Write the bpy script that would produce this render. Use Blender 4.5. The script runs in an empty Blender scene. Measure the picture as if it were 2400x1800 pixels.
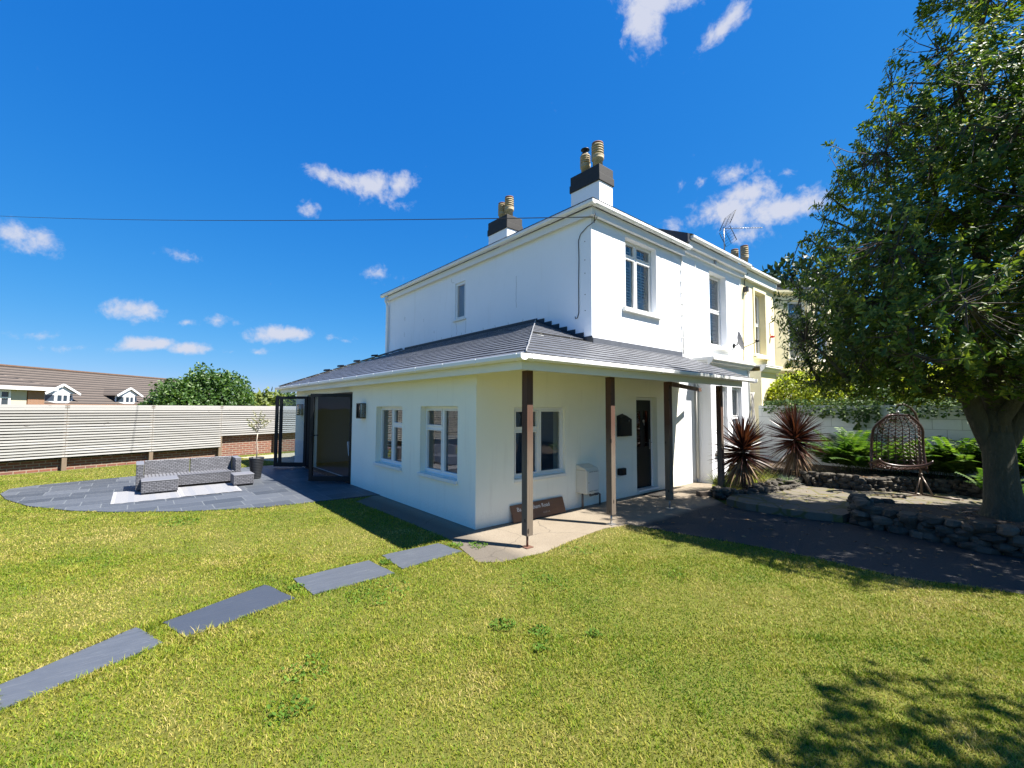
import bpy, bmesh, math, random
import numpy as np
from mathutils import Vector, Matrix
R = math.radians
rng = np.random.default_rng(7); random.seed(7)
S = bpy.context.scene; COL = S.collection

# ------------------------------------------------------------------ camera
CAM_LOC = (-3.662, -5.088, 1.7)
RIGHT = Vector((0.76176, -0.64785, 0.00334)); UP = Vector((-0.03846, -0.04007, 0.99846)); FWD = Vector((0.64672, 0.76071, 0.05544))
cd = bpy.data.cameras.new('camera'); cam = bpy.data.objects.new('camera', cd); COL.objects.link(cam)
cd.sensor_width = 36; cd.lens = 15.48; cd.clip_end = 3000; cd.clip_start = 0.05
cam.matrix_world = Matrix((( *[RIGHT[0], UP[0], -FWD[0]], CAM_LOC[0]), (RIGHT[1], UP[1], -FWD[1], CAM_LOC[1]), (RIGHT[2], UP[2], -FWD[2], CAM_LOC[2]), (0, 0, 0, 1)))
S.camera = cam
# ------------------------------------------------------------------ sun, sky, exposure
SUN_DIR = Vector((0.77, -1.24, 2.27)).normalized()
SUN_EL = math.asin(SUN_DIR.z); SUN_AZ = math.atan2(SUN_DIR.x, SUN_DIR.y)
sl = bpy.data.lights.new('sun', 'SUN'); sl.energy = 5.0; sl.angle = R(0.53); sl.color = (1.0, 0.95, 0.87)
so = bpy.data.objects.new('sun', sl); COL.objects.link(so); so.rotation_euler = SUN_DIR.to_track_quat('Z', 'Y').to_euler(); so.location = (0, 0, 30)
S.view_settings.view_transform = 'Standard'; S.view_settings.look = 'None'; S.view_settings.gamma = 1; S.view_settings.exposure = 1.6
SKY_STRENGTH = 0.05
W = bpy.data.worlds.new('World'); S.world = W; W.use_nodes = True
nt = W.node_tree; nt.nodes.clear()
def N(t, typ, **kw):
    n = t.nodes.new(typ)
    for k, v in kw.items():
        if k.startswith('i_'): n.inputs[int(k[2:]) if k[2:].isdigit() else k[2:].replace('_', ' ')].default_value = v
        else: setattr(n, k, v)
    return n
def Lk(t, a, b): t.links.new(a, b)
out = N(nt, 'ShaderNodeOutputWorld'); bg = N(nt, 'ShaderNodeBackground'); bg.inputs[1].default_value = SKY_STRENGTH
sky = N(nt, 'ShaderNodeTexSky', sky_type='NISHITA', sun_disc=False, sun_elevation=SUN_EL, sun_rotation=SUN_AZ, altitude=50, air_density=0.8, dust_density=0.1, ozone_density=3.0)
tc = N(nt, 'ShaderNodeTexCoord')
def math_(t, op, a, b=None, c=None, clamp=False):
    n = N(t, 'ShaderNodeMath', operation=op, use_clamp=clamp)
    for i, v in enumerate((a, b, c)):
        if v is None: continue
        if isinstance(v, (int, float)): n.inputs[i].default_value = v
        else: Lk(t, v, n.inputs[i])
    return n.outputs[0]
# grade the clear sky: deeper blue overhead, gentler rise towards the horizon
sp_ = N(nt, 'ShaderNodeSeparateColor'); Lk(nt, sky.outputs[0], sp_.inputs[0]); hs = N(nt, 'ShaderNodeCombineColor')
for i_, (pw, gn) in enumerate(((1.6, 3.05), (0.686, 1.28), (0.303, 1.286))):
    Lk(nt, math_(nt, 'MINIMUM', math_(nt, 'MULTIPLY', math_(nt, 'POWER', math_(nt, 'MULTIPLY', sp_.outputs[i_], 0.05), pw), gn / (SKY_STRENGTH * 2 ** S.view_settings.exposure)), 12.0), hs.inputs[i_])
def vdot(t, a, vec):
    n = N(t, 'ShaderNodeVectorMath', operation='DOT_PRODUCT'); Lk(t, a, n.inputs[0]); n.inputs[1].default_value = tuple(vec); return n.outputs['Value']
# clouds: (azimuth from +Y toward +X, elevation, half width, half height, tilt) all in degrees, amount
CLOUDS = [(18.7, 26.3, 4.2, 1.36, -5.0, 1.0), (22.3, 26.0, 3.21, 1.96, 0.0, 1.15), (25.4, 26.6, 2.09, 1.27, 22.0, 0.9), (15.0, 22.6, 1.03, 0.89, 11.0, 0.6), (25.9, 24.5, 1.37, 0.64, 16.0, 0.5), (-9.0, 14.5, 2.57, 1.41, 5.0, 0.9), (2.6, 15.6, 1.63, 0.63, -8.0, 0.55), (-0.3, 9.4, 2.51, 1.17, 0.0, 1.3), (3.7, 8.9, 1.23, 0.55, 7.0, 0.9), (6.5, 9.4, 1.8, 0.63, -4.0, 0.5), (0.6, 6.4, 2.57, 0.8, 6.0, 1.2), (4.0, 6.2, 2.03, 0.72, 5.0, 1.1), (12.5, 8.5, 3.79, 1.09, 5.0, 1.3), (18.1, 8.4, 1.78, 0.57, 4.0, 0.6), (19.4, 8.2, 0.84, 0.42, 3.0, 0.6), (10.1, 6.2, 1.3, 0.39, 4.0, 0.6), (7.7, 6.1, 0.74, 0.41, 4.0, 0.5), (23.5, 16.4, 1.71, 0.94, -20.0, 0.5), (-6.9, 6.3, 1.93, 0.38, 7.0, 0.35), (-4.0, 5.5, 1.96, 0.35, 6.0, 0.35), (57.4, 41.3, 3.31, 2.26, -71.0, 1.0), (59.7, 42.6, 4.17, 1.17, -13.0, 1.2), (67.4, 39.4, 3.75, 1.11, 34.0, 1.0), (67.1, 22.3, 4.52, 2.35, -1.0, 1.25), (69.1, 23.9, 2.81, 1.73, 3.0, 1.1), (67.4, 26.1, 2.08, 1.31, 3.0, 0.85), (73.4, 21.4, 4.53, 1.44, 9.0, 1.2), (75.6, 22.0, 1.82, 1.78, 25.0, 0.9), (73.0, 25.0, 1.42, 0.55, -15.0, 0.55), (69.5, 19.8, 2.32, 1.53, -0.0, 0.6), (61.7, 26.0, 0.7, 0.6, -10.0, 0.4), (64.2, 25.9, 0.68, 0.59, -11.0, 0.4), (60.9, 21.6, 1.46, 0.88, -8.0, 0.4)]
def noise_(t, vec, scale, detail=6, rough=0.6, dist=0.0):
    n = N(t, 'ShaderNodeTexNoise'); n.inputs['Scale'].default_value = scale; n.inputs['Detail'].default_value = detail; n.inputs['Roughness'].default_value = rough; n.inputs['Distortion'].default_value = dist
    if vec is not None: Lk(t, vec, n.inputs['Vector'])
    return n.outputs['Fac']
D = tc.outputs['Generated']; best = None
for az, el, wa, wb, tilt, amt in CLOUDS:
    a, e, ti = R(az), R(el), R(tilt)
    d = Vector((math.sin(a) * math.cos(e), math.cos(a) * math.cos(e), math.sin(e)))
    rx = Vector((math.cos(a), -math.sin(a), 0)); uy = rx.cross(d)
    ax = (rx * math.cos(ti) + uy * math.sin(ti)) / math.tan(R(wa)); ay = (uy * math.cos(ti) - rx * math.sin(ti)) / math.tan(R(wb))
    u = vdot(nt, D, ax); v = vdot(nt, D, ay); w = vdot(nt, D, d)
    q2 = math_(nt, 'ADD', math_(nt, 'MULTIPLY', u, u), math_(nt, 'MULTIPLY', v, v))
    m = math_(nt, 'MULTIPLY', math_(nt, 'SUBTRACT', 1.0, math_(nt, 'SQRT', q2)), amt)
    m = math_(nt, 'MULTIPLY', math_(nt, 'MAXIMUM', m, -0.6), math_(nt, 'GREATER_THAN', w, 0.3))
    m = math_(nt, 'SUBTRACT', m, math_(nt, 'MULTIPLY', math_(nt, 'LESS_THAN', w, 0.3), 0.6))
    best = m if best is None else math_(nt, 'MAXIMUM', best, m)
n1 = noise_(nt, D, 22, 7, 0.62, 0.3); n2 = noise_(nt, D, 70, 5, 0.6, 0.2)
dens = math_(nt, 'ADD', best, math_(nt, 'ADD', math_(nt, 'MULTIPLY', math_(nt, 'SUBTRACT', n1, 0.5), 2.6), math_(nt, 'MULTIPLY', math_(nt, 'SUBTRACT', n2, 0.5), 0.9)))
mr = N(nt, 'ShaderNodeMapRange', interpolation_type='SMOOTHSTEP'); Lk(nt, dens, mr.inputs['Value']); mr.inputs['From Min'].default_value = -0.05; mr.inputs['From Max'].default_value = 1.0; mr.inputs['To Max'].default_value = 0.93
mx = N(nt, 'ShaderNodeMix', data_type='RGBA'); Lk(nt, mr.outputs[0], mx.inputs['Factor']); Lk(nt, hs.outputs[0], mx.inputs['A']); mx.inputs['B'].default_value = (4.6, 4.8, 5.6, 1)
Lk(nt, mx.outputs['Result'], bg.inputs[0]); Lk(nt, bg.outputs[0], out.inputs[0])

# ------------------------------------------------------------------ helpers
def tag(o, label=None, cat=None, group=None, kind=None):
    if label: o['label'] = label
    if cat: o['category'] = cat
    if group: o['group'] = group
    if kind: o['kind'] = kind
    return o
def thing(name, label, cat, loc=(0, 0, 0), group=None):
    o = bpy.data.objects.new(name, None); COL.objects.link(o); o.location = loc; o.empty_display_size = 0.1
    return tag(o, label, cat, group)
def wloc(o):
    v = Vector((0, 0, 0))
    while o is not None: v = v + o.location; o = o.parent
    return v
def link_mesh(name, me, mats, parent=None):
    o = bpy.data.objects.new(name, me); COL.objects.link(o)
    for m in (mats if isinstance(mats, (list, tuple)) else [mats]): me.materials.append(m)
    if parent is not None: o.parent = parent
    return o
def np_mesh(name, V, F, mats, parent=None, smooth=False):
    """V (n,3), F (m,k) equal-sized faces -> one mesh object"""
    V = np.asarray(V, dtype=np.float32).reshape(-1, 3); F = np.asarray(F, dtype=np.int32)
    if parent is not None: V = V - np.array(wloc(parent), dtype=np.float32)
    me = bpy.data.meshes.new(name); me.vertices.add(len(V)); me.vertices.foreach_set('co', V.ravel())
    k = F.shape[1]; me.loops.add(F.size); me.loops.foreach_set('vertex_index', F.ravel())
    me.polygons.add(len(F)); me.polygons.foreach_set('loop_start', np.arange(0, F.size, k, dtype=np.int32))
    if smooth: me.polygons.foreach_set('use_smooth', np.ones(len(F), dtype=bool))
    me.update(calc_edges=True)
    return link_mesh(name, me, mats, parent)
class MB:
    def __init__(s): s.v = []; s.f = []; s.m = []; s.mi = 0; s.sm = []; s.smooth = False
    def add(s, vs, fs):
        b = len(s.v); s.v += [tuple(x) for x in vs]
        for f in fs: s.f.append([b + i for i in f]); s.m.append(s.mi); s.sm.append(s.smooth)
        return s
    def box(s, a, b):
        (x0, y0, z0), (x1, y1, z1) = a, b
        x0, x1 = min(x0, x1), max(x0, x1); y0, y1 = min(y0, y1), max(y0, y1); z0, z1 = min(z0, z1), max(z0, z1)
        return s.add([(x0, y0, z0), (x1, y0, z0), (x1, y1, z0), (x0, y1, z0), (x0, y0, z1), (x1, y0, z1), (x1, y1, z1), (x0, y1, z1)],
                     [(0, 3, 2, 1), (4, 5, 6, 7), (0, 1, 5, 4), (1, 2, 6, 5), (2, 3, 7, 6), (3, 0, 4, 7)])
    def obox(s, c, U, V, Wd):
        """oriented box: centre c and three half-axis vectors"""
        c, U, V, Wd = map(Vector, (c, U, V, Wd))
        P = [c + U * i + V * j + Wd * k for k in (-1, 1) for i, j in ((-1, -1), (1, -1), (1, 1), (-1, 1))]
        return s.add(P, [(0, 3, 2, 1), (4, 5, 6, 7), (0, 1, 5, 4), (1, 2, 6, 5), (2, 3, 7, 6), (3, 0, 4, 7)])
    def bar(s, p0, p1, w, h, up=(0, 0, 1)):
        p0, p1 = Vector(p0), Vector(p1); d = (p1 - p0); L = d.length; d = d / L; sd = d.cross(Vector(up))
        if sd.length < 1e-4: sd = d.cross(Vector((1, 0, 0)))
        sd.normalize(); u = sd.cross(d)
        return s.obox((p0 + p1) / 2, d * L / 2, sd * w / 2, u * h / 2)
    def quad(s, *P): return s.add(P, [tuple(range(len(P)))])
    def prism(s, pts, z0, z1):
        n = len(pts)
        return s.add([(x, y, z0) for x, y in pts] + [(x, y, z1) for x, y in pts], [tuple(range(n))[::-1], tuple(range(n, 2 * n))] + [(i, (i + 1) % n, n + (i + 1) % n, n + i) for i in range(n)])
    def extrude(s, prof, p0, p1, out):
        """2-D profile (out, z) swept from p0 to p1; 'out' is the horizontal outward direction"""
        p0, p1, o = Vector(p0), Vector(p1), Vector(out); n = len(prof); z = Vector((0, 0, 1))
        P = [p0 + o * a + z * b for a, b in prof] + [p1 + o * a + z * b for a, b in prof]
        return s.add(P, [tuple(range(n))[::-1], tuple(range(n, 2 * n))] + [(i, (i + 1) % n, n + (i + 1) % n, n + i) for i in range(n)])
    def tube(s, pts, rad, n=8, cap=True):
        pts = [Vector(p) for p in pts]; k = len(pts); rad = [rad] * k if isinstance(rad, (int, float)) else rad
        sm = s.smooth; s.smooth = True; P = []; pu = None
        for i, p in enumerate(pts):
            t = (pts[min(i + 1, k - 1)] - pts[max(i - 1, 0)]).normalized()
            if pu is None:
                pu = t.cross(Vector((0, 0, 1)));
                if pu.length < 0.05: pu = t.cross(Vector((1, 0, 0)))
                pu.normalize()
            pu = (pu - t * pu.dot(t)).normalized(); pv = t.cross(pu)
            P += [p + (pu * math.cos(2 * math.pi * j / n) + pv * math.sin(2 * math.pi * j / n)) * rad[i] for j in range(n)]
        F = [(i * n + j, i * n + (j + 1) % n, (i + 1) * n + (j + 1) % n, (i + 1) * n + j) for i in range(k - 1) for j in range(n)]
        if cap: F += [tuple(range(n))[::-1], tuple(range((k - 1) * n, k * n))]
        s.add(P, F); s.smooth = sm; return s
    def lathe(s, c, prof, n=20, tilt=None):
        c = Vector(c); sm = s.smooth; s.smooth = True; P = []
        for r, z in prof:
            for j in range(n):
                q = Vector((r * math.cos(2 * math.pi * j / n), r * math.sin(2 * math.pi * j / n), z))
                P.append(c + (tilt @ q if tilt else q))
        k = len(prof)
        F = [(i * n + j, i * n + (j + 1) % n, (i + 1) * n + (j + 1) % n, (i + 1) * n + j) for i in range(k - 1) for j in range(n)]
        F += [tuple(range(n))[::-1], tuple(range((k - 1) * n, k * n))]
        s.add(P, F); s.smooth = sm; return s
    def build(s, name, mats, parent=None, bevel=0.0):
        o = Vector((0, 0, 0)) if parent is None else wloc(parent)
        me = bpy.data.meshes.new(name); me.from_pydata([(x - o.x, y - o.y, z - o.z) for x, y, z in s.v], [], s.f)
        me.polygons.foreach_set('material_index', s.m); me.polygons.foreach_set('use_smooth', s.sm); me.update()
        ob = link_mesh(name, me, mats, parent)
        if bevel:
            b = ob.modifiers.new('bevel', 'BEVEL'); b.width = bevel; b.segments = 2; b.limit_method = 'ANGLE'; b.angle_limit = R(40)
        return ob
def copy_tree(o, parent=None):
    c = o.copy(); COL.objects.link(c)
    if parent is not None: c.parent = parent
    for ch in o.children: copy_tree(ch, c)
    return c
def in_poly(P, poly):
    x, y = P[:, 0], P[:, 1]; r = np.zeros(len(P), bool); n = len(poly)
    for i in range(n):
        x0, y0 = poly[i]; x1, y1 = poly[(i + 1) % n]
        c = ((y0 > y) != (y1 > y)); xs = (x1 - x0) * (y - y0) / ((y1 - y0) if y1 != y0 else 1e-9) + x0
        r ^= c & (x < xs)
    return r
def edge_dist(P, poly):
    d = np.full(len(P), 1e9); n = len(poly); Q = P[:, :2]
    for i in range(n):
        a = np.array(poly[i]); b = np.array(poly[(i + 1) % n]); ab = b - a
        t = np.clip(((Q - a) @ ab) / (ab @ ab + 1e-12), 0, 1); d = np.minimum(d, np.linalg.norm(Q - a - t[:, None] * ab, axis=1))
    return d
def unit(a): return a / (np.linalg.norm(a, axis=-1, keepdims=True) + 1e-9)
def leaves(name, mat, parent, P, A, Nn, L, Wd, fold=0.25, droop=0.15):
    """leaf-shaped pairs of quads: base P, axis A, normal Nn, length L, half width Wd"""
    A = unit(A); B = unit(np.cross(A, Nn)); C = np.cross(B, A)
    L = np.asarray(L)[:, None] if np.ndim(L) else np.full((len(P), 1), L); Wd = np.asarray(Wd)[:, None] if np.ndim(Wd) else np.full((len(P), 1), Wd)
    def pt(t, w, up): return P + A * L * t + B * Wd * w + C * (Wd * up * fold - L * droop * t * t)
    V = np.stack([pt(0, 0, 0), pt(.35, 1, 1), pt(.75, .7, .7), pt(1, 0, 0), pt(.75, -.7, .7), pt(.35, -1, 1)], 1)
    i = np.arange(len(P))[:, None] * 6; F = np.concatenate([i + [[0, 3, 2, 1]], i + [[0, 5, 4, 3]]], 0)
    return np_mesh(name, V.reshape(-1, 3), F, mat, parent)
def rand_dirs(n):
    return unit(rng.normal(size=(n, 3)))

# ------------------------------------------------------------------ materials
def new_mat(name):
    m = bpy.data.materials.new(name); m.use_nodes = True; t = m.node_tree; p = t.nodes['Principled BSDF']; return m, t, p
def pos(t): return N(t, 'ShaderNodeNewGeometry').outputs['Position']
def mixc(t, fac, a, b, blend='MIX'):
    n = N(t, 'ShaderNodeMix', data_type='RGBA', blend_type=blend)
    if isinstance(fac, (int, float)): n.inputs['Factor'].default_value = fac
    else: Lk(t, fac, n.inputs['Factor'])
    for k, v in (('A', a), ('B', b)):
        if isinstance(v, tuple): n.inputs[k].default_value = (*v, 1) if len(v) == 3 else v
        else: Lk(t, v, n.inputs[k])
    return n.outputs['Result']
def ramp(t, fac, stops):
    n = N(t, 'ShaderNodeValToRGB'); e = n.color_ramp.elements
    while len(e) < len(stops): e.new(0.5)
    for k, (p_, c) in zip(e, stops): k.position = p_; k.color = (*c, 1)
    Lk(t, fac, n.inputs[0]); return n.outputs['Color']
def bump(t, p, h, strength=0.3, dist=0.01):
    b = N(t, 'ShaderNodeBump'); b.inputs['Strength'].default_value = strength; b.inputs['Distance'].default_value = dist
    Lk(t, h, b.inputs['Height']); Lk(t, b.outputs[0], p.inputs['Normal'])
def stretch(t, vec, sc, rot=(0, 0, 0)):
    n = N(t, 'ShaderNodeMapping'); n.inputs['Scale'].default_value = sc; n.inputs['Rotation'].default_value = rot; Lk(t, vec, n.inputs['Vector']); return n.outputs[0]
def mul(c, k): return tuple(min(1, x * k) for x in c)
def island(t): return N(t, 'ShaderNodeNewGeometry').outputs['Random Per Island']
def M(name, col, rough=0.6, var=0.15, scale=4.0, bmp=0.0, bscale=60.0, metal=0.0, spec=0.5, isl=0.0, sc=(1, 1, 1)):
    m, t, p = new_mat(name); P = stretch(t, pos(t), sc)
    c = mixc(t, noise_(t, P, scale), mul(col, 1 - var), mul(col, 1 + var))
    if isl: c = mixc(t, math_(t, 'MULTIPLY', island(t), 1.0), mixc(t, 1.0, c, (1 - isl,) * 3, 'MULTIPLY'), mixc(t, 1.0, c, (1 + isl,) * 3, 'MULTIPLY'))
    Lk(t, c, p.inputs['Base Color']); p.inputs['Roughness'].default_value = rough; p.inputs['Metallic'].default_value = metal; p.inputs['Specular IOR Level'].default_value = spec
    if bmp: bump(t, p, noise_(t, P, bscale, 4), bmp)
    return m
def render_mat(name, col, stain=(0.55, 0.52, 0.44), amt=0.25):
    m, t, p = new_mat(name); P = pos(t)
    big = noise_(t, P, 1.3, 5); fine = noise_(t, P, 220, 2); mid = noise_(t, P, 35, 4)
    st = noise_(t, stretch(t, P, (5, 5, 0.5)), 1.2, 6, 0.65)
    c = mixc(t, big, mul(col, 0.95), mul(col, 1.03))
    f = N(t, 'ShaderNodeMapRange'); Lk(t, st, f.inputs[0]); f.inputs[1].default_value = 0.56; f.inputs[2].default_value = 0.8; f.inputs[4].default_value = amt
    c = mixc(t, f.outputs[0], c, stain)
    # splash-back dirt just above the ground
    z = N(t, 'ShaderNodeSeparateXYZ'); Lk(t, P, z.inputs[0])
    g = N(t, 'ShaderNodeMapRange'); Lk(t, math_(t, 'ADD', z.outputs[2], math_(t, 'MULTIPLY', math_(t, 'SUBTRACT', mid, 0.5), 0.5)), g.inputs[0]); g.inputs[1].default_value = 0.22; g.inputs[2].default_value = -0.05; g.inputs[4].default_value = 0.45
    c = mixc(t, g.outputs[0], c, stain)
    Lk(t, c, p.inputs['Base Color']); p.inputs['Roughness'].default_value = 0.85; p.inputs['Specular IOR Level'].default_value = 0.2
    bump(t, p, math_(t, 'ADD', math_(t, 'MULTIPLY', fine, 0.4), math_(t, 'ADD', math_(t, 'MULTIPLY', mid, 0.8), math_(t, 'MULTIPLY', noise_(t, P, 5, 3), 2.0))), 0.35, 0.006)
    return m
def uz(t, d, rot=0):
    """wall coordinates: along direction d, up z"""
    P = pos(t); c = N(t, 'ShaderNodeCombineXYZ'); Lk(t, vdot(t, P, (d[0], d[1], 0)), c.inputs[0]); z = N(t, 'ShaderNodeSeparateXYZ'); Lk(t, P, z.inputs[0]); Lk(t, z.outputs[2], c.inputs[1]); return c.outputs[0]
def brick_mat(name, d, c1, c2, mort, w=0.225, h=0.075, ms=0.012, bstr=0.6, rough=0.85, var=0.35, horizontal=False, rot=0.0):
    m, t, p = new_mat(name)
    v = stretch(t, pos(t), (1, 1, 1), (0, 0, rot)) if horizontal else uz(t, d)
    b = N(t, 'ShaderNodeTexBrick'); Lk(t, v, b.inputs['Vector']); b.inputs['Scale'].default_value = 1.0
    b.inputs['Color1'].default_value = (*c1, 1); b.inputs['Color2'].default_value = (*c2, 1); b.inputs['Mortar'].default_value = (*mort, 1)
    b.inputs['Brick Width'].default_value = w; b.inputs['Row Height'].default_value = h; b.inputs['Mortar Size'].default_value = ms; b.inputs['Mortar Smooth'].default_value = 0.2
    n = noise_(t, pos(t), 18, 5)
    c = mixc(t, 1.0, b.outputs['Color'], mixc(t, n, (1 - var,) * 3, (1 + var,) * 3), 'MULTIPLY')
    Lk(t, c, p.inputs['Base Color']); p.inputs['Roughness'].default_value = rough
    bump(t, p, math_(t, 'ADD', math_(t, 'MULTIPLY', b.outputs['Fac'], -1.0), math_(t, 'MULTIPLY', noise_(t, pos(t), 90, 3), 0.35)), bstr, 0.008)
    return m
def foliage(name, stops, rough=0.45, trans=0.35, clump=1.3, spec=0.5):
    """leaf colours vary from leaf to leaf and from clump to clump"""
    m, t, p = new_mat(name); f = math_(t, 'ADD', math_(t, 'MULTIPLY', island(t), 0.6), math_(t, 'MULTIPLY', math_(t, 'SUBTRACT', noise_(t, pos(t), clump, 3), 0.3), 1.0), clamp=True)
    c = ramp(t, f, stops); Lk(t, c, p.inputs['Base Color']); p.inputs['Roughness'].default_value = rough; p.inputs['Specular IOR Level'].default_value = spec
    tr = N(t, 'ShaderNodeBsdfTranslucent'); Lk(t, mixc(t, 1.0, c, (1.5, 1.6, 0.7), 'MULTIPLY'), tr.inputs[0])
    mx_ = N(t, 'ShaderNodeMixShader'); mx_.inputs[0].default_value = trans; Lk(t, p.outputs[0], mx_.inputs[1]); Lk(t, tr.outputs[0], mx_.inputs[2])
    Lk(t, mx_.outputs[0], t.nodes['Material Output'].inputs[0]); return m
def glass_mat(name, tint=(0.86, 0.9, 0.9), wavy=0.02, k1=1.7, k0=0.03):
    m, t, p = new_mat(name); t.nodes.remove(p)
    tr = N(t, 'ShaderNodeBsdfTransparent'); tr.inputs[0].default_value = (*tint, 1)
    g = N(t, 'ShaderNodeBsdfGlossy'); g.inputs['Roughness'].default_value = 0.0
    f = N(t, 'ShaderNodeFresnel'); f.inputs[0].default_value = 1.52
    b = N(t, 'ShaderNodeBump'); b.inputs['Strength'].default_value = wavy; b.inputs['Distance'].default_value = 0.05; Lk(t, noise_(t, pos(t), 3.0, 1), b.inputs['Height']); Lk(t, b.outputs[0], g.inputs['Normal'])
    k = math_(t, 'MULTIPLY_ADD', f.outputs[0], k1, k0, clamp=True)
    mx_ = N(t, 'ShaderNodeMixShader'); Lk(t, k, mx_.inputs[0]); Lk(t, tr.outputs[0], mx_.inputs[1]); Lk(t, g.outputs[0], mx_.inputs[2])
    Lk(t, mx_.outputs[0], t.nodes['Material Output'].inputs[0]); return m
def slate_mat(name, c1, c2, sc=(2, 2, 2), rough=0.5, streak=(0.35, 0.36, 0.38), samt=0.35, isl=0.2, vein=None):
    m, t, p = new_mat(name); P = pos(t)
    riv = noise_(t, stretch(t, P, sc), 4.0, 8, 0.7, 0.6)
    c = mixc(t, riv, c1, c2)
    f = N(t, 'ShaderNodeMapRange'); Lk(t, noise_(t, stretch(t, P, (sc[0] * .7, sc[1] * 1.6, 1)), 5.5, 7, 0.7, 0.8), f.inputs[0]); f.inputs[1].default_value = 0.56; f.inputs[2].default_value = 0.74; f.inputs[4].default_value = samt
    c = mixc(t, f.outputs[0], c, streak)
    if isl: c = mixc(t, 1.0, c, mixc(t, island(t), (1 - isl,) * 3, (1 + isl,) * 3), 'MULTIPLY')
    Lk(t, c, p.inputs['Base Color']); p.inputs['Roughness'].default_value = rough
    bump(t, p, math_(t, 'ADD', riv, math_(t, 'MULTIPLY', noise_(t, P, 60, 3), 0.2)), 0.5, 0.012); return m

m_white = render_mat('white_render', (0.83, 0.845, 0.88), (0.58, 0.57, 0.54), amt=0.28)
m_extw = render_mat('white_render_grass_bounce', (0.87, 0.855, 0.74), (0.60, 0.56, 0.47), amt=0.3)  # same white render; yellow light bounced off the grass put into the colour
m_cream = render_mat('cream_render', (0.78, 0.70, 0.46), (0.5, 0.42, 0.25), 0.2)
m_upvc = M('white_upvc', (0.76, 0.76, 0.75), 0.3, 0.03)
m_trimw = M('white_eaves_paint', (0.70, 0.71, 0.73), 0.5, 0.06, 3); m_trim = M('painted_trim', (0.70, 0.70, 0.63), 0.5, 0.06, 3)
m_sill = M('painted_sill', (0.74, 0.73, 0.68), 0.7, 0.1, 9, 0.2)
m_black = M('black_frame', (0.008, 0.009, 0.011), 0.45, 0.1, spec=0.25)
m_blackp = M('black_paint', (0.02, 0.018, 0.016), 0.7, 0.5, 7, 0.3, 40)
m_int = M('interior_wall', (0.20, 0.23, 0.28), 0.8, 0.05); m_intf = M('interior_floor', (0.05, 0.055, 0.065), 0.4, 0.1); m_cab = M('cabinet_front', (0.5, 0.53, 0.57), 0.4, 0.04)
m_glass = glass_mat('window_glass'); m_glassd = glass_mat('door_glass', (0.72, 0.78, 0.84), 0.015, 0.7, 0.0)
m_roof = slate_mat('roof_slate', (0.080, 0.085, 0.099), (0.106, 0.112, 0.130), (3, 3, 3), 0.40, (0.145, 0.152, 0.168), 0.2, 0.12); m_edgeshade = M('slate_edge_shade', (0.03, 0.031, 0.036), 0.8, 0.2)  # slate butt faces darkened: shade along the courses put into the colour
m_lead = M('lead_flashing', (0.09, 0.097, 0.115), 0.5, 0.35, 9, 0.3, 30)
m_leadd = M('dark_lead', (0.022, 0.026, 0.034), 0.6, 0.3, 9)
m_pot = M('clay_pot', (0.36, 0.29, 0.18), 0.8, 0.35, 9, 0.4, 30); m_terra = M('terracotta', (0.20, 0.09, 0.055), 0.8, 0.3, 9)
m, t, p = new_mat('weathered_post'); P = pos(t); gr = noise_(t, stretch(t, P, (26, 26, 0.8)), 3, 7, 0.7, 0.5); zz = N(t, 'ShaderNodeSeparateXYZ'); Lk(t, P, zz.inputs[0])
hz_ = N(t, 'ShaderNodeMapRange'); Lk(t, math_(t, 'ADD', zz.outputs[2], math_(t, 'MULTIPLY', noise_(t, P, 3), .5)), hz_.inputs[0]); hz_.inputs[1].default_value = 1.2; hz_.inputs[2].default_value = 1.75
c = mixc(t, hz_.outputs[0], mixc(t, gr, (0.045, 0.035, 0.026), (0.20, 0.155, 0.115)), mixc(t, gr, (0.035, 0.016, 0.010), (0.12, 0.055, 0.032)))
kn_ = N(t, 'ShaderNodeTexVoronoi'); kn_.inputs['Scale'].default_value = 1; Lk(t, stretch(t, P, (9, 9, 4)), kn_.inputs['Vector']); c = mixc(t, math_(t, 'LESS_THAN', kn_.outputs['Distance'], .14), c, (0.025, 0.016, 0.01))
Lk(t, c, p.inputs['Base Color']); p.inputs['Roughness'].default_value = .8; bump(t, p, gr, .6, .006); m_post = m
m_steel = M('galvanised_steel', (0.35, 0.34, 0.33), 0.4, 0.2, 20, metal=0.7); m_rust = M('rusty_plate', (0.12, 0.055, 0.035), 0.8, 0.4, 20)
m_cable = M('black_cable', (0.015, 0.015, 0.018), 0.5, 0.1); m_crack = M('hairline_crack', (0.22, 0.22, 0.22), 0.9, 0.1)
m_meter = M('meter_box_plastic', (0.66, 0.63, 0.53), 0.5, 0.06, 6)
m_signw = M('oiled_board', (0.17, 0.085, 0.045), 0.6, 0.45, 5, 0.3, 20, sc=(1.5, 6, 18)); m_letter = M('white_lettering', (0.78, 0.76, 0.7), 0.6, 0.03); m_letterd = M('carved_lettering', (0.40, 0.32, 0.24), 0.7, 0.03)
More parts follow.
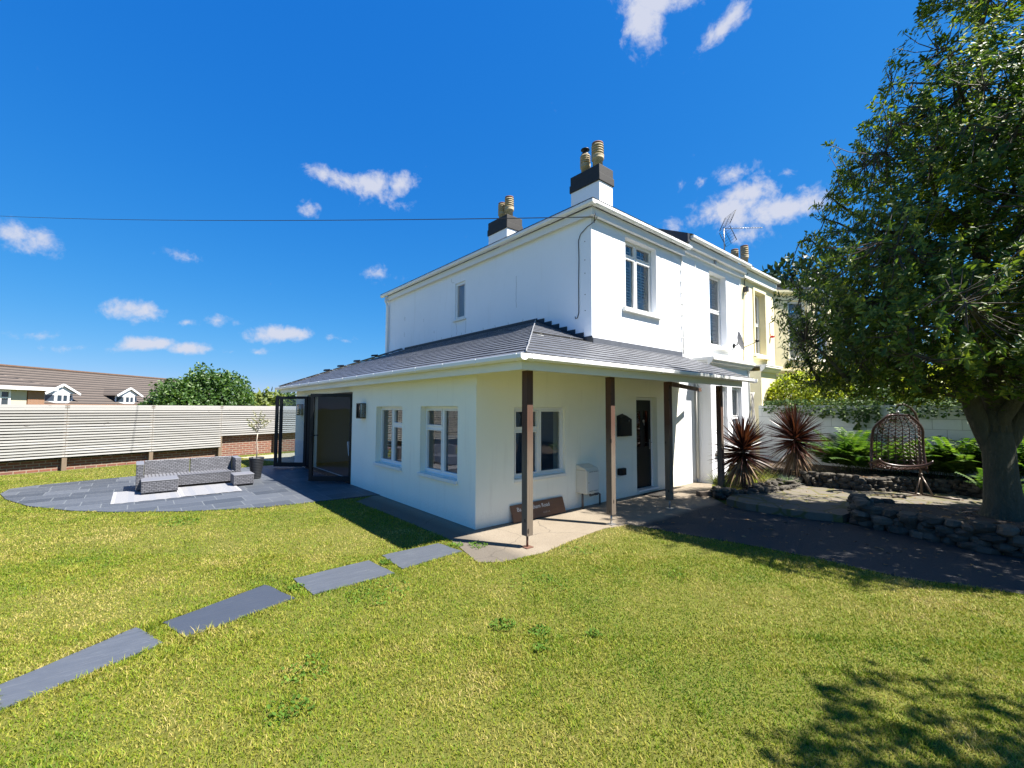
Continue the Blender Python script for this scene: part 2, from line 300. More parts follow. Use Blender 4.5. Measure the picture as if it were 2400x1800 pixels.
# ================================================================== SETTING
LAWN_LIM = [(-16, -9), (6, -12), (40, -12), (40, 14), (-16, 14)]
APRON = [(-0.11, 3.22), (-0.58, 2.89), (-0.53, 1.54), (-0.52, -0.15), (-0.62, -0.6), (-0.74, -1.07), (-0.52, -1.24), (0.07, -1.30), (0.8, -1.17), (1.46, -1.10), (1.91, -1.22), (2.02, -1.81), (2.2, -2.6), (2.27, -3.15), (2.30, -4.18), (2.63, -4.98), (3.2, -6.2), (4.4, -8.6), (7, -9), (6.0, -6.5), (4.08, -4.97), (4.3, -4.15), (4.4, -3.65), (4.45, -3.2), (4.24, -2.33), (4.21, -1.92), (4.34, -1.54), (4.9, -1.0), (6.3, -0.36), (6.36, 0.6), (-0.0, 0.6), (0.1, 3.2)]
PATIO = [(0.1, 3.12), (-0.11, 3.22), (-0.58, 3.26), (-1.0, 3.31), (-2.02, 3.43), (-3.0, 3.89), (-3.86, 4.52), (-4.43, 5.12), (-5.01, 6.03), (-5.43, 7.11), (-5.62, 7.94), (-5.59, 8.55), (-5.3, 8.78), (-4.96, 8.89), (-3.56, 9.2), (-1.39, 9.3), (0.1, 9.42)]
SLABS = [[(-4.23, -0.96), (-3.60, -0.56), (-3.45, -0.98), (-4.18, -1.28)], [(-3.44, -0.6), (-2.66, -0.28), (-2.52, -0.77), (-3.32, -1.0)],
         [(-2.42, -0.29), (-1.63, -0.25), (-1.58, -0.79), (-2.38, -0.8)], [(-1.45, -0.19), (-0.72, -0.21), (-0.66, -0.65), (-1.47, -0.73)]]
PLAT = [(4.34, -1.54), (4.21, -1.92), (4.24, -2.33), (4.3, -2.79), (4.45, -3.2), (5.2, -3.3), (5.6, -3.7), (6.2, -4.6), (7.6, -4.9), (8.1, -4.1), (7.9, -3.6), (7.1, -2.8), (7.17, -2.02), (5.7, -1.8), (4.9, -1.42)]

# ground sheet
m, t, p = new_mat('ground_turf'); P = pos(t)
c = mixc(t, noise_(t, P, 0.8, 5), (0.10, 0.115, 0.018), (0.16, 0.15, 0.04)); c = mixc(t, noise_(t, P, 40, 4), mixc(t, 1.0, c, (0.6, 0.65, 0.6), 'MULTIPLY'), c)
Lk(t, c, p.inputs['Base Color']); p.inputs['Roughness'].default_value = 0.95; p.inputs['Specular IOR Level'].default_value = 0.1; bump(t, p, noise_(t, P, 70, 3), 0.6, 0.02); m_turf = m
tag(MB().quad((-700, -700, 0), (700, -700, 0), (700, 1100, 0), (-700, 1100, 0)).build('ground', m_turf), 'short patchy lawn ground around the white house', None, None, 'structure')
# concrete apron and drive
m, t, p = new_mat('old_concrete'); P = pos(t)
ag = N(t, 'ShaderNodeTexVoronoi'); ag.inputs['Scale'].default_value = 95; Lk(t, P, ag.inputs['Vector'])
big = noise_(t, P, 1.6, 6, 0.65)
c = mixc(t, big, (0.20, 0.165, 0.125), (0.32, 0.275, 0.215)); c = mixc(t, math_(t, 'MULTIPLY', ag.outputs['Distance'], 0.8), c, mixc(t, 1.0, c, (0.55, 0.53, 0.5), 'MULTIPLY'))
# darker weathered drive surface east of the porch posts
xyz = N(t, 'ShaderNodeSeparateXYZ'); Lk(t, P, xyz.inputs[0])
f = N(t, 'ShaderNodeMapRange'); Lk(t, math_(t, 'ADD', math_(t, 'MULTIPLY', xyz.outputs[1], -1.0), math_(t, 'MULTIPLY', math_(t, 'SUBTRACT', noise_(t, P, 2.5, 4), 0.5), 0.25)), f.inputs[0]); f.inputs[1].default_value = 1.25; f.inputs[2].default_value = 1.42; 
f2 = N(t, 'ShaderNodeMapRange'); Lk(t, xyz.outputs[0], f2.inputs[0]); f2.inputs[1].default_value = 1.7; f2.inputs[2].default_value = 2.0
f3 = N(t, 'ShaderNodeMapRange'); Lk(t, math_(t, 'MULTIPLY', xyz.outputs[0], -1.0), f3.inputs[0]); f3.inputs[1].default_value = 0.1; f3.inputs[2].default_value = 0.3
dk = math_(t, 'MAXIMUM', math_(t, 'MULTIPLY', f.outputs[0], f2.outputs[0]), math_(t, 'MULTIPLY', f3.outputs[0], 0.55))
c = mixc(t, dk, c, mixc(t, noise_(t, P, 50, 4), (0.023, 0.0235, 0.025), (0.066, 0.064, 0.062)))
sp = N(t, 'ShaderNodeMapRange'); Lk(t, noise_(t, P, 7, 6, 0.7), sp.inputs[0]); sp.inputs[1].default_value = 0.62; sp.inputs[2].default_value = 0.7; sp.inputs[4].default_value = 0.3
c = mixc(t, sp.outputs[0], c, (0.16, 0.15, 0.13))
# expansion joints and cracks
vc = N(t, 'ShaderNodeTexVoronoi', feature='DISTANCE_TO_EDGE'); vc.inputs['Scale'].default_value = 0.55
wp = N(t, 'ShaderNodeVectorMath', operation='ADD'); Lk(t, P, wp.inputs[0]); nz = N(t, 'ShaderNodeTexNoise'); nz.inputs['Scale'].default_value = 3; Lk(t, P, nz.inputs['Vector']); sc_ = N(t, 'ShaderNodeVectorMath', operation='SCALE'); sc_.inputs['Scale'].default_value = 0.25; Lk(t, nz.outputs['Color'], sc_.inputs[0]); Lk(t, sc_.outputs[0], wp.inputs[1]); Lk(t, wp.outputs[0], vc.inputs['Vector'])
ck = math_(t, 'LESS_THAN', vc.outputs['Distance'], 0.0035); c = mixc(t, math_(t, 'MULTIPLY', ck, 0.4), c, (0.05, 0.045, 0.04))
Lk(t, c, p.inputs['Base Color']); p.inputs['Roughness'].default_value = 0.9; p.inputs['Specular IOR Level'].default_value = 0.2
bump(t, p, math_(t, 'ADD', ag.outputs['Distance'], noise_(t, P, 25, 5)), 0.5, 0.006); m_conc = m
tag(MB().prism(APRON, -0.02, 0.008).build('path', m_conc), 'concrete path and drive around the porch', None, None, 'structure')
# slate patio with riven paving and pale joints
m, t, p = new_mat('riven_slate_paving'); P = pos(t)
b = N(t, 'ShaderNodeTexBrick', offset=0.37, squash=0.7, squash_frequency=3); Lk(t, stretch(t, P, (1, 1, 1)), b.inputs['Vector']); b.inputs['Scale'].default_value = 1; b.inputs['Brick Width'].default_value = 0.62; b.inputs['Row Height'].default_value = 0.42; b.inputs['Mortar Size'].default_value = 0.007; b.inputs['Mortar Smooth'].default_value = 0.1
b.inputs['Color1'].default_value = (0.036, 0.042, 0.051, 1); b.inputs['Color2'].default_value = (0.077, 0.085, 0.098, 1); b.inputs['Mortar'].default_value = (0.13, 0.14, 0.145, 1)
riv = noise_(t, stretch(t, P, (1.2, 4.5, 1)), 4, 8, 0.7, 0.7); c = mixc(t, 1.0, b.outputs['Color'], mixc(t, riv, (0.75,) * 3, (1.3,) * 3), 'MULTIPLY')
f = N(t, 'ShaderNodeMapRange'); Lk(t, noise_(t, stretch(t, P, (1.0, 3.5, 1)), 3.2, 7, 0.7, 1.0), f.inputs[0]); f.inputs[1].default_value = 0.58; f.inputs[2].default_value = 0.72; f.inputs[4].default_value = 0.3; c = mixc(t, f.outputs[0], c, (0.26, 0.275, 0.29))
Lk(t, c, p.inputs['Base Color']); p.inputs['Roughness'].default_value = 0.55; bump(t, p, math_(t, 'ADD', riv, math_(t, 'MULTIPLY', b.outputs['Fac'], -0.5)), 0.5, 0.01); m_patio = m
tag(MB().prism(PATIO, -0.02, 0.018).build('patio', m_patio), 'dark slate patio beside the folding doors', None, None, 'structure')
# crazy paving platform, soil beds
m, t, p = new_mat('mossy_crazy_paving'); P = pos(t)
v1 = N(t, 'ShaderNodeTexVoronoi', feature='DISTANCE_TO_EDGE'); v1.inputs['Scale'].default_value = 2.6; Lk(t, P, v1.inputs['Vector']); v2 = N(t, 'ShaderNodeTexVoronoi'); v2.inputs['Scale'].default_value = 2.6; Lk(t, P, v2.inputs['Vector'])
c = mixc(t, noise_(t, v2.outputs['Color'], 3.0), (0.10, 0.085, 0.065), (0.19, 0.165, 0.125)); c = mixc(t, noise_(t, P, 12, 6), mixc(t, 1.0, c, (0.7, 0.7, 0.7), 'MULTIPLY'), c)
j = N(t, 'ShaderNodeMapRange'); Lk(t, v1.outputs['Distance'], j.inputs[0]); j.inputs[1].default_value = 0.07; j.inputs[2].default_value = 0.03
c = mixc(t, math_(t, 'MULTIPLY', j.outputs[0], 0.9), c, mixc(t, noise_(t, P, 5, 4), (0.035, 0.03, 0.018), (0.15, 0.14, 0.025)))
Lk(t, c, p.inputs['Base Color']); p.inputs['Roughness'].default_value = 0.9; bump(t, p, math_(t, 'ADD', j.outputs[0], noise_(t, P, 20, 4)), -0.6, 0.02); m_crazy = m
tag(MB().prism(PLAT, -0.02, 0.12).build('stone_platform', m_crazy), 'raised crazy paving platform in front of the hanging chair', None, None, 'structure')
m_soil = M('dark_soil', (0.045, 0.032, 0.022), 0.95, 0.6, 14, 0.9, 30)
BED1 = [(4.5, -3.32), (4.4, -3.75), (4.32, -4.15), (4.2, -4.66), (4.2, -5.1), (6.0, -7.5), (9.0, -8.5), (8.9, -5.2), (7.7, -5.0), (6.2, -4.72), (5.5, -3.8), (5.1, -3.42)]
BED2 = [(7.25, -2.0), (7.2, -2.8), (8.0, -3.6), (8.2, -4.15), (7.9, -4.95), (8.9, -5.2), (9.0, -8.5), (9.04, -8.5), (9.04, -0.3), (7.2, -0.3), (6.4, -0.37), (5.2, -0.92), (4.75, -1.28), (4.95, -1.38), (5.7, -1.75)]
tag(MB().prism(BED1, -0.02, 0.25).build('soil_bed', m_soil), 'dark soil bed under the big tree', None, None, 'structure')
mb = MB().prism(BED2[11:] + [BED2[10], BED2[9], (7.2, -1.9)], -0.02, 0.13); mb.prism([(7.2, -1.95)] + BED2[1:9] + [(7.2, -0.29)], -0.02, 0.36)
tag(mb.build('soil_border', m_soil), 'soil border along the garden wall', None, None, 'structure')
tag(MB().prism([(0.15, 9.32), (-1.0, 12.35), (-0.3, 12.62), (4, 13.9), (4, 9.32)], -0.02, 0.01).build('gravel', M('pale_gravel', (0.32, 0.28, 0.19), 0.9, 0.5, 60, 0.8, 90)), 'pale gravel strip behind the house', None, None, 'structure')
m_slab = slate_mat('slate_slab', (0.045, 0.052, 0.066), (0.092, 0.102, 0.12), (1.2, 5, 1), 0.5, (0.21, 0.22, 0.23), 0.45, 0.0)
SL = ['slate stepping slab cut by the left edge of the photo', 'darkest smooth slate stepping slab, second from the left edge', 'slate stepping slab between the dark slab and the slab by the concrete', 'slate stepping slab closest to the concrete porch corner']
for q_, l_ in zip(SLABS, SL):
    cx = sum(a for a, b_ in q_) / 4; cy = sum(b_ for a, b_ in q_) / 4
    pts = []
    for i in range(4):
        a, b_ = Vector((*q_[i], 0)), Vector((*q_[(i + 1) % 4], 0))
        for k in range(7): v = a.lerp(b_, k / 7); pts.append((v.x + random.uniform(-.008, .008), v.y + random.uniform(-.008, .008)))
    if q_ is SLABS[0]: pts = [((x - 0.25 if x < -4.1 else x), (y - 0.13 if x < -4.1 else y)) for x, y in pts]
    th = thing('stepping_slab', l_, 'paving slab', (cx, cy, 0), 'slate slabs set across the lawn')
    mm = m_slab if q_ is not SLABS[1] else slate_mat('dark_slate_slab', (0.032, 0.039, 0.054), (0.05, 0.058, 0.075), (1.2, 4, 1), 0.5, (0.10, 0.105, 0.12), 0.2, 0.0)
    MB().prism(pts[::-1], -0.02, 0.011).build('slab', mm, th)

# ------------------------------------------------------------------ lawn blades
def lawn():
    cam2 = np.array(CAM_LOC[:2]); f2_ = np.array([FWD.x, FWD.y]); f2_ /= np.linalg.norm(f2_); r2 = np.array([f2_[1], -f2_[0]])
    allP = []
    for d0, d1, dens, in ((1.9, 3.4, 13000), (3.4, 5.2, 7500), (5.2, 7.5, 3600), (7.5, 11, 1700), (11, 18.5, 800)):
        n = int((d1 * d1 - d0 * d0) * 1.28 * dens); d = np.sqrt(rng.uniform(d0 * d0, d1 * d1, n)); s = rng.uniform(-1.28, 1.28, n)
        pp = cam2 + f2_ * d[:, None] + r2 * (d * s)[:, None]; allP.append(np.column_stack([pp, d]))
    P = np.concatenate(allP); k = np.ones(len(P), bool); edge = np.zeros(len(P), bool)
    for poly in [APRON, PATIO, PLAT, BED1, [(0, 0), (0, 9.3), (20, 9.3), (20, 0)], [(4.0, 3), (30, 3), (30, -2.5), (9, -9), (5, -7), (4.2, -4.9)], [(0.15, 9.32), (-1.0, 12.35), (-0.3, 12.62), (4, 13.9), (4, 9.32)]] + SLABS:
        ins = in_poly(P, poly); k &= ~ins; 
        if len(poly) > 0: edge |= (edge_dist(P, poly) < 0.09)
    fl = P[:, 1] - 11.72 - (P[:, 0] + 5.10) * 0.323; k &= fl < 0.0
    P = P[k]; edge = edge[k]; n = len(P)
    g = np.sin(P[:, 0] * 2.1 + 1.3 * np.sin(P[:, 1] * 1.7)) * np.sin(P[:, 1] * 2.6 + 1.1 * np.sin(P[:, 0] * 1.3)) * 0.5 + 0.5
    tuft = (np.sin(P[:, 0] * 5.3 + 2 * np.sin(P[:, 1] * 3.1)) * np.sin(P[:, 1] * 4.7 + 2 * np.sin(P[:, 0] * 2.9)) > 0.86)
    h = rng.uniform(0.009, 0.021, n) * (0.75 + 0.5 * g); h[edge] *= 1.5; h[tuft] *= 1.6; h[rng.uniform(0, 1, n) < .06] *= 1.5
    w = rng.uniform(0.0018, 0.0034, n) * (0.6 + P[:, 2] * 0.13)
    lean = rng.uniform(0.3, 1.5, n) * h; a = rng.uniform(0, 2 * np.pi, n); b = rng.uniform(0, 2 * np.pi, n)
    base = np.column_stack([P[:, 0], P[:, 1], np.full(n, -0.001)]); tip = base + np.column_stack([np.cos(a) * lean, np.sin(a) * lean, h])
    mid = (base + tip) / 2 + np.column_stack([-np.cos(a) * lean * .18, -np.sin(a) * lean * .18, h * .12]); sd = np.column_stack([np.cos(b), np.sin(b), np.zeros(n)]) * w[:, None]
    V = np.stack([base - sd, base + sd, mid + sd * .8, mid - sd * .8, tip], 1).reshape(-1, 3); i = np.arange(n)[:, None] * 5
    F = np.concatenate([i + [[0, 1, 2]], i + [[0, 2, 3]], i + [[3, 2, 4]]], 0)
    m, t, p = new_mat('lawn_grass'); Pn = pos(t); ge = N(t, 'ShaderNodeNewGeometry')
    patch = math_(t, 'ADD', math_(t, 'MULTIPLY', noise_(t, Pn, 0.6, 4, 0.65), 1.0), math_(t, 'MULTIPLY', noise_(t, Pn, 3.0, 5, 0.7), 0.75))
    f = math_(t, 'ADD', math_(t, 'MULTIPLY', ge.outputs['Random Per Island'], 0.55), math_(t, 'MULTIPLY', math_(t, 'SUBTRACT', patch, 0.66), 1.5), clamp=True)
    sx = N(t, 'ShaderNodeSeparateXYZ'); Lk(t, Pn, sx.inputs[0]); wy = math_(t, 'DIVIDE', math_(t, 'ADD', sx.outputs[1], 1.32), 0.22); wx = math_(t, 'DIVIDE', math_(t, 'SUBTRACT', sx.outputs[0], 1.25), 1.0)
    worn = math_(t, 'MULTIPLY', math_(t, 'POWER', 2.718, math_(t, 'MULTIPLY', math_(t, 'ADD', math_(t, 'MULTIPLY', wy, wy), math_(t, 'MULTIPLY', wx, wx)), -1.0)), 0.5); f = math_(t, 'ADD', f, worn, clamp=True)
    c = ramp(t, f, [(0.0, (0.026, 0.085, 0.004)), (0.22, (0.088, 0.170, 0.007)), (0.5, (0.185, 0.240, 0.013)), (0.76, (0.29, 0.265, 0.04)), (1.0, (0.44, 0.36, 0.13))])
    Lk(t, c, p.inputs['Base Color']); p.inputs['Roughness'].default_value = 0.6; p.inputs['Specular IOR Level'].default_value = 0.25
    tr = N(t, 'ShaderNodeBsdfTranslucent'); Lk(t, c, tr.inputs[0]); ms = N(t, 'ShaderNodeMixShader'); ms.inputs[0].default_value = 0.3; Lk(t, p.outputs[0], ms.inputs[1]); Lk(t, tr.outputs[0], ms.inputs[2]); Lk(t, ms.outputs[0], t.nodes['Material Output'].inputs[0])
    tag(np_mesh('grass', V, F, m), 'mown lawn grass with green and straw patches', None, None, 'stuff')
lawn()
# broad-leaved weeds and clover patches in the turf
m_weed = foliage('weed_leaf', [(0, (0.04, 0.085, 0.012)), (0.6, (0.085, 0.16, 0.022)), (1, (0.16, 0.25, 0.04))], .7, .3, 4, .1)
wp_ = []
for cx, cy, r_, n in ((-1.42, -2.35, .10, 70), (-1.28, -2.62, .08, 60), (-1.42, -2.78, .06, 30), (-0.98, -2.9, .05, 30), (-3.1, 3.1, .28, 160), (-1.9, -1.15, .3, 120), (-2.75, -2.0, .16, 90), (-2.95, -2.35, .12, 60), (0.6, -2.7, .09, 30), (-0.4, -0.62, .12, 80), (-0.6, -0.42, .1, 80), (-1.53, -0.45, .06, 60), (-2.46, -0.55, .07, 60), (0.5, -1.5, .25, 60), (-0.6, -1.9, .3, 70)):
    a = rng.uniform(0, 6.28, n); r = r_ * np.sqrt(rng.uniform(0, 1, n)); wp_.append(np.column_stack([cx + r * np.cos(a), cy + r * np.sin(a), rng.uniform(0.002, 0.025, n)]))
wp_ = np.concatenate(wp_); A_ = rand_dirs(len(wp_)); A_[:, 2] = np.abs(A_[:, 2]) * 0.5 + 0.25
tag(leaves('lawn_weeds', m_weed, None, wp_, A_, np.tile([0, 0, 1.0], (len(wp_), 1)) + rand_dirs(len(wp_)) * .4, rng.uniform(.02, .04, len(wp_)), rng.uniform(.006, .011, len(wp_))), 'dark clover and weed patches in the lawn', None, None, 'stuff')

# ================================================================== WHITE HOUSE
X1, YB, ZT = 2.57, 8.48, 5.28            # main block: left side wall, depth, wall top
house = thing('white_house', 'white rendered two storey house with slate roofed porch extension', 'house', (0, 0, 0))
def wall(mb, o, d, nrm, Wd, H, ops, th, cu=(), cz=()):
    """rendered wall in direction d, outward normal nrm, with rectangular openings (u0,u1,z0,z1): front, back, reveals, ends and top"""
    o, d, n = Vector(o), Vector(d), Vector(nrm); z = Vector((0, 0, 1))
    us = sorted({0, Wd, *cu, *[u for q_ in ops for u in q_[:2]]}); zs = sorted({0, H, *cz, *[u for q_ in ops for u in q_[2:]]})
    pt = lambda u, v, b=0: o + d * u + z * v - n * b
    flip = d.cross(z).dot(n) < 0
    def face(*P): mb.quad(*(P[::-1] if flip else P))
    for a, b in zip(us, us[1:]):
        for e, f in zip(zs, zs[1:]):
            mu, mz = (a + b) / 2, (e + f) / 2
            if any(q_[0] < mu < q_[1] and q_[2] < mz < q_[3] for q_ in ops): continue
            face(pt(a, e), pt(b, e), pt(b, f), pt(a, f)); face(pt(b, e, th), pt(a, e, th), pt(a, f, th), pt(b, f, th))
    for u0, u1, z0, z1 in ops:
        face(pt(u0, z0), pt(u0, z1), pt(u0, z1, th), pt(u0, z0, th)); face(pt(u1, z1), pt(u1, z0), pt(u1, z0, th), pt(u1, z1, th))
        face(pt(u0, z1), pt(u1, z1), pt(u1, z1, th), pt(u0, z1, th)); face(pt(u1, z0), pt(u0, z0), pt(u0, z0, th), pt(u1, z0, th))
    face(pt(0, 0), pt(0, H), pt(0, H, th), pt(0, 0, th)); face(pt(Wd, H), pt(Wd, 0), pt(Wd, 0, th), pt(Wd, H, th)); face(pt(0, H), pt(Wd, H), pt(Wd, H, th), pt(0, H, th))
def window(par, o, d, nrm, w, h, bars, rec=0.12, fw=0.048, sill=None, shut=None, name='window', mat=None, sillmat=None, lights=None):
    """casement: o = lower corner of the opening on the wall face; bars = list of (u0,z0,u1,z1) mullion centre lines; lights = panes (u0,u1,z0,z1)"""
    o, d, n = Vector(o), Vector(d), Vector(nrm); z = Vector((0, 0, 1)); f = MB(); mat = mat or m_upvc; dd = 0.06
    c = lambda u, v, b: o + d * u + z * v - n * b
    def B(u0, u1, v0, v1, b0, b1): f.obox(c((u0 + u1) / 2, (v0 + v1) / 2, (b0 + b1) / 2), d * abs(u1 - u0) / 2, n * abs(b1 - b0) / 2, z * abs(v1 - v0) / 2)
    B(0, fw, 0, h, rec, rec + dd); B(w - fw, w, 0, h, rec, rec + dd); B(fw, w - fw, 0, fw, rec, rec + dd); B(fw, w - fw, h - fw, h, rec, rec + dd)
    for u0, v0, u1, v1 in bars:
        if abs(u0 - u1) < 1e-6: B(u0 - fw * .55, u0 + fw * .55, v0 + fw * .0, v1, rec + .001, rec + dd - .001)
        else: B(u0, u1, v0 - fw * .5, v0 + fw * .5, rec + .002, rec + dd - .002)
    fr = f.build(name, mat, par, 0.006)
    for u0, u1, v0, v1 in lights:
        # sash bead round each pane, one pane per light
        s_ = MB(); bw = 0.022
        def B2(a, b, e, g): s_.obox(c((a + b) / 2, (e + g) / 2, rec + .02), d * (b - a) / 2, n * .03, z * (g - e) / 2)
        B2(u0, u0 + bw, v0, v1); B2(u1 - bw, u1, v0, v1); B2(u0 + bw, u1 - bw, v0, v0 + bw); B2(u0 + bw, u1 - bw, v1 - bw, v1)
        s_.build('sash', mat, fr, 0.004)
        g = MB(); b0 = rec + .03; g.quad(c(u0 + bw, v0 + bw, b0), c(u1 - bw, v0 + bw, b0), c(u1 - bw, v1 - bw, b0), c(u0 + bw, v1 - bw, b0)); g.build('pane', m_glass, fr)
        if shut:
            l = MB(); u_, v_ = u0 + bw, v0 + bw; b1 = rec + .068; pw = (u1 - u0 - 2 * bw); k = int((v1 - v0 - .1) / shut)
            for q_ in (u_, u_ + pw - .03): l.obox(c(q_ + .015, (v0 + v1) / 2, b1), d * .018, n * .012, z * (v1 - v0) / 2)
            l.obox(c(u_ + pw / 2, (v0 + v1) / 2, b1 - .018), d * .006, n * .006, z * (v1 - v0 - .1) / 2)
            for i in range(k):
                zc = v0 + .06 + i * shut; l.obox(c(u_ + pw / 2, zc, b1), d * (pw / 2 - .03), (n * .42 + z * -.50) * shut * .62, (n * .50 + z * .42) * .004)
            l.build('shutter', m_upvc, fr)
    if sill:
        s2 = MB(); e, th, pr = sill; s2.obox(c(w / 2, -th / 2 - .001, (rec - pr) / 2), d * (w / 2 + e), n * (rec + pr) / 2, z * th / 2); s2.build('sill', sillmat or m_sill, fr, 0.006)
    return fr
def casement(w, h, um, tz, tl_left=True, tl_both=False, fw=0.048):
    bars = [(um, 0, um, h)]; g = fw * .5; L = []
    def col(u0, u1, top):
        if top: bars.append((u0, tz, u1, tz)); L.append((u0, u1, fw, tz - g)); L.append((u0, u1, tz + g, h - fw))
        else: L.append((u0, u1, fw, h - fw))
    col(fw, um - fw * .55, tl_left or tl_both); col(um + fw * .55, w - fw, (not tl_left) or tl_both); return bars, L
# --- upper main block
def opening(u0, u1, z0, z1): return (u0, u1, z0, z1)
mb = MB()
FX0 = X1; WA = (3.62, 4.74, 3.70, 5.13); WB = (7.16, 8.10, 3.30, 5.18); DOOR = (3.93, 4.68, 0.06, 1.94); XE = 9.05
opsF = [(WA[0] - FX0, WA[1] - FX0, WA[2], WA[3]), (WB[0] - FX0, WB[1] - FX0, WB[2], WB[3]), (DOOR[0] - FX0, DOOR[1] - FX0, DOOR[2], DOOR[3])]
wall(mb, (FX0, 0.012, 0), (1, 0, 0), (0, -1, 0), XE - FX0, ZT, opsF, 0.3, (5.74 - FX0,), (2.88,))
mb.m = [1 if all(mb.v[i][2] <= 2.881 and mb.v[i][0] <= 5.741 for i in f_) else 0 for f_ in mb.f]  # front wall under the porch roof takes the bounce-tinted render too
mb.box((5.80, 0.004, ZT), (XE, 0.30, 5.6))
WU = (4.08, 4.55, 3.98, 4.95)
wall(mb, (X1, 0.312, 2.0), (0, 1, 0), (-1, 0, 0), YB - 0.312, ZT - 2.0, [(WU[0] - .312, WU[1] - .312, WU[2] - 2, WU[3] - 2)], 0.3)
mb.box((X1, YB, 0), (XE, YB + .3, ZT)); mb.box((XE - .3, .32, 0), (XE, YB, ZT)); mb.box((X1 + .3, .32, 2.55), (XE - .3, YB, 2.7))
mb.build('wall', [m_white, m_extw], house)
# --- extension walls
ex = MB(); EH = 2.30; WC = (0.71, 1.84, 0.63, 1.72); A1 = (0.47, 1.61, 0.63, 1.73); B1 = (2.28, 3.42, 0.63, 1.73); BF = (4.72, 8.12, 0.02, 2.06); YE = 9.29
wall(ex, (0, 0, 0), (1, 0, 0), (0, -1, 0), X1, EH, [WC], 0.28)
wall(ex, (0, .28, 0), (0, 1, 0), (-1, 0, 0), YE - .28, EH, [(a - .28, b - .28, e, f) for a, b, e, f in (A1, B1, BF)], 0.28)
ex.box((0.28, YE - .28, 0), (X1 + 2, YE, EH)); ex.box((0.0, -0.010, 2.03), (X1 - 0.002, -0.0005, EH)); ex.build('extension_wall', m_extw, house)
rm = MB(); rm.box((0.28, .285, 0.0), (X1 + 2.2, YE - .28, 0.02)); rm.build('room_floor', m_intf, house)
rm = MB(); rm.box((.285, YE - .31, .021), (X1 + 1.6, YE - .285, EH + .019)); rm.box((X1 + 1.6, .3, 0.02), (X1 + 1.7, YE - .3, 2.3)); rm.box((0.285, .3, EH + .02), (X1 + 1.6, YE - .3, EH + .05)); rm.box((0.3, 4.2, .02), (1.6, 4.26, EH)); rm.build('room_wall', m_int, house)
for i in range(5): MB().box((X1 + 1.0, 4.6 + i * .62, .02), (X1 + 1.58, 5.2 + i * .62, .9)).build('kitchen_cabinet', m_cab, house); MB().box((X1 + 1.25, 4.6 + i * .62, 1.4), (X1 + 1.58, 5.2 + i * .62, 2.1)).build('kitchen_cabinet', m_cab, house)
# --- windows
bars, L = casement(1.12, 1.43, 0.52, 1.10, tl_both=True); window(house, (WA[0], .012, WA[2]), (1, 0, 0), (0, -1, 0), 1.12, 1.43, bars, 0.13, sill=(.11, .085, .07), shut=0.062, lights=L)
def sash_win(par, o, w, h, rec=.16, shut=.07, sill=(.12, .08, .07), mat=None, fw=.06):
    mid = h * .5; return window(par, o, (1, 0, 0), (0, -1, 0), w, h, [(fw, mid, w - fw, mid)], rec, fw, sill, shut, lights=[(fw, w - fw, fw, mid - fw * .4), (fw, w - fw, mid + fw * .4, h - fw)])
sash_win(house, (WB[0], .012, WB[2]), WB[1] - WB[0], WB[3] - WB[2])
window(house, (X1, WU[1], WU[2]), (0, -1, 0), (-1, 0, 0), .47, .97, [], .03, .05, sill=(.05, .04, .05), lights=[(.05, .42, .05, .92)])
bars, L = casement(1.13, 1.09, 0.56, 0.74, tl_left=True); window(house, (WC[0], 0, WC[2]), (1, 0, 0), (0, -1, 0), 1.13, 1.09, bars, .05, sill=(.0, .05, .03), lights=L)
bars, L = casement(1.14, 1.10, 0.57, 0.75, tl_left=True); window(house, (0, A1[1], A1[2]), (0, -1, 0), (-1, 0, 0), 1.14, 1.10, bars, .10, sill=(.02, .055, .045), lights=L)
bars, L = casement(1.14, 1.10, 0.57, 0.75, tl_left=False); w2 = window(house, (0, B1[1], B1[2]), (0, -1, 0), (-1, 0, 0), 1.14, 1.10, bars, .10, sill=(.02, .055, .045), lights=L)
bl = MB()
for i in range(15): bl.obox((.22, 3.28, .72 + i * .062), (.0, .08, 0), (.014, 0, .012), (.002, 0, -.002))
bl.build('shutter', m_upvc, w2)
# --- front door
dr = MB(); yd = .13; dr.box((4.0, yd, .09), (4.62, yd + .045, 1.88)); dr.mi = 0
door = dr.build('front_door', m_black, house, .004)
fr = MB(); fr.box((3.932, yd - .01, .062), (3.998, yd + .06, 1.938)); fr.box((4.622, yd - .01, .062), (4.678, yd + .06, 1.938)); fr.box((3.998, yd - .01, 1.882), (4.622, yd + .06, 1.938)); fr.box((3.95, -.03, .055), (4.67, yd + .08, .088)); fr.build('door_frame', m_upvc, door, .004)
for x in (4.10, 4.38):
    g = MB(); g.box((x, yd - .006, .92), (x + .13, yd - .001, 1.66)); g.build('door_pane', m_glass, door)
    g = MB()
    for a, b in (((x - .014, .906), (x, 1.674)), ((x + .13, .906), (x + .144, 1.674)), ((x, .906), (x + .13, .92)), ((x, 1.66), (x + .13, 1.674))): g.box((a[0], yd - .012, a[1]), (b[0], yd - .0005, b[1]))
    g.build('glazing_bead', m_black, door)
h_ = MB(); h_.box((4.555, yd - .012, .86), (4.585, yd - .001, 1.06)); h_.tube([(4.57, yd - .012, 1.0), (4.57, yd - .05, 1.0), (4.48, yd - .055, 1.0)], .009); h_.build('handle', m_steel, door)
kn = MB(); kn.lathe((4.31, yd - .03, 1.45), [(.0, -.03), (.02, -.02), (.025, 0), (.02, .02), (0, .03)], 10); kn.tube([(4.31, yd - .04, 1.44), (4.31, yd - .05, 1.36)], .008); kn.build('door_knocker', m_steel, door)
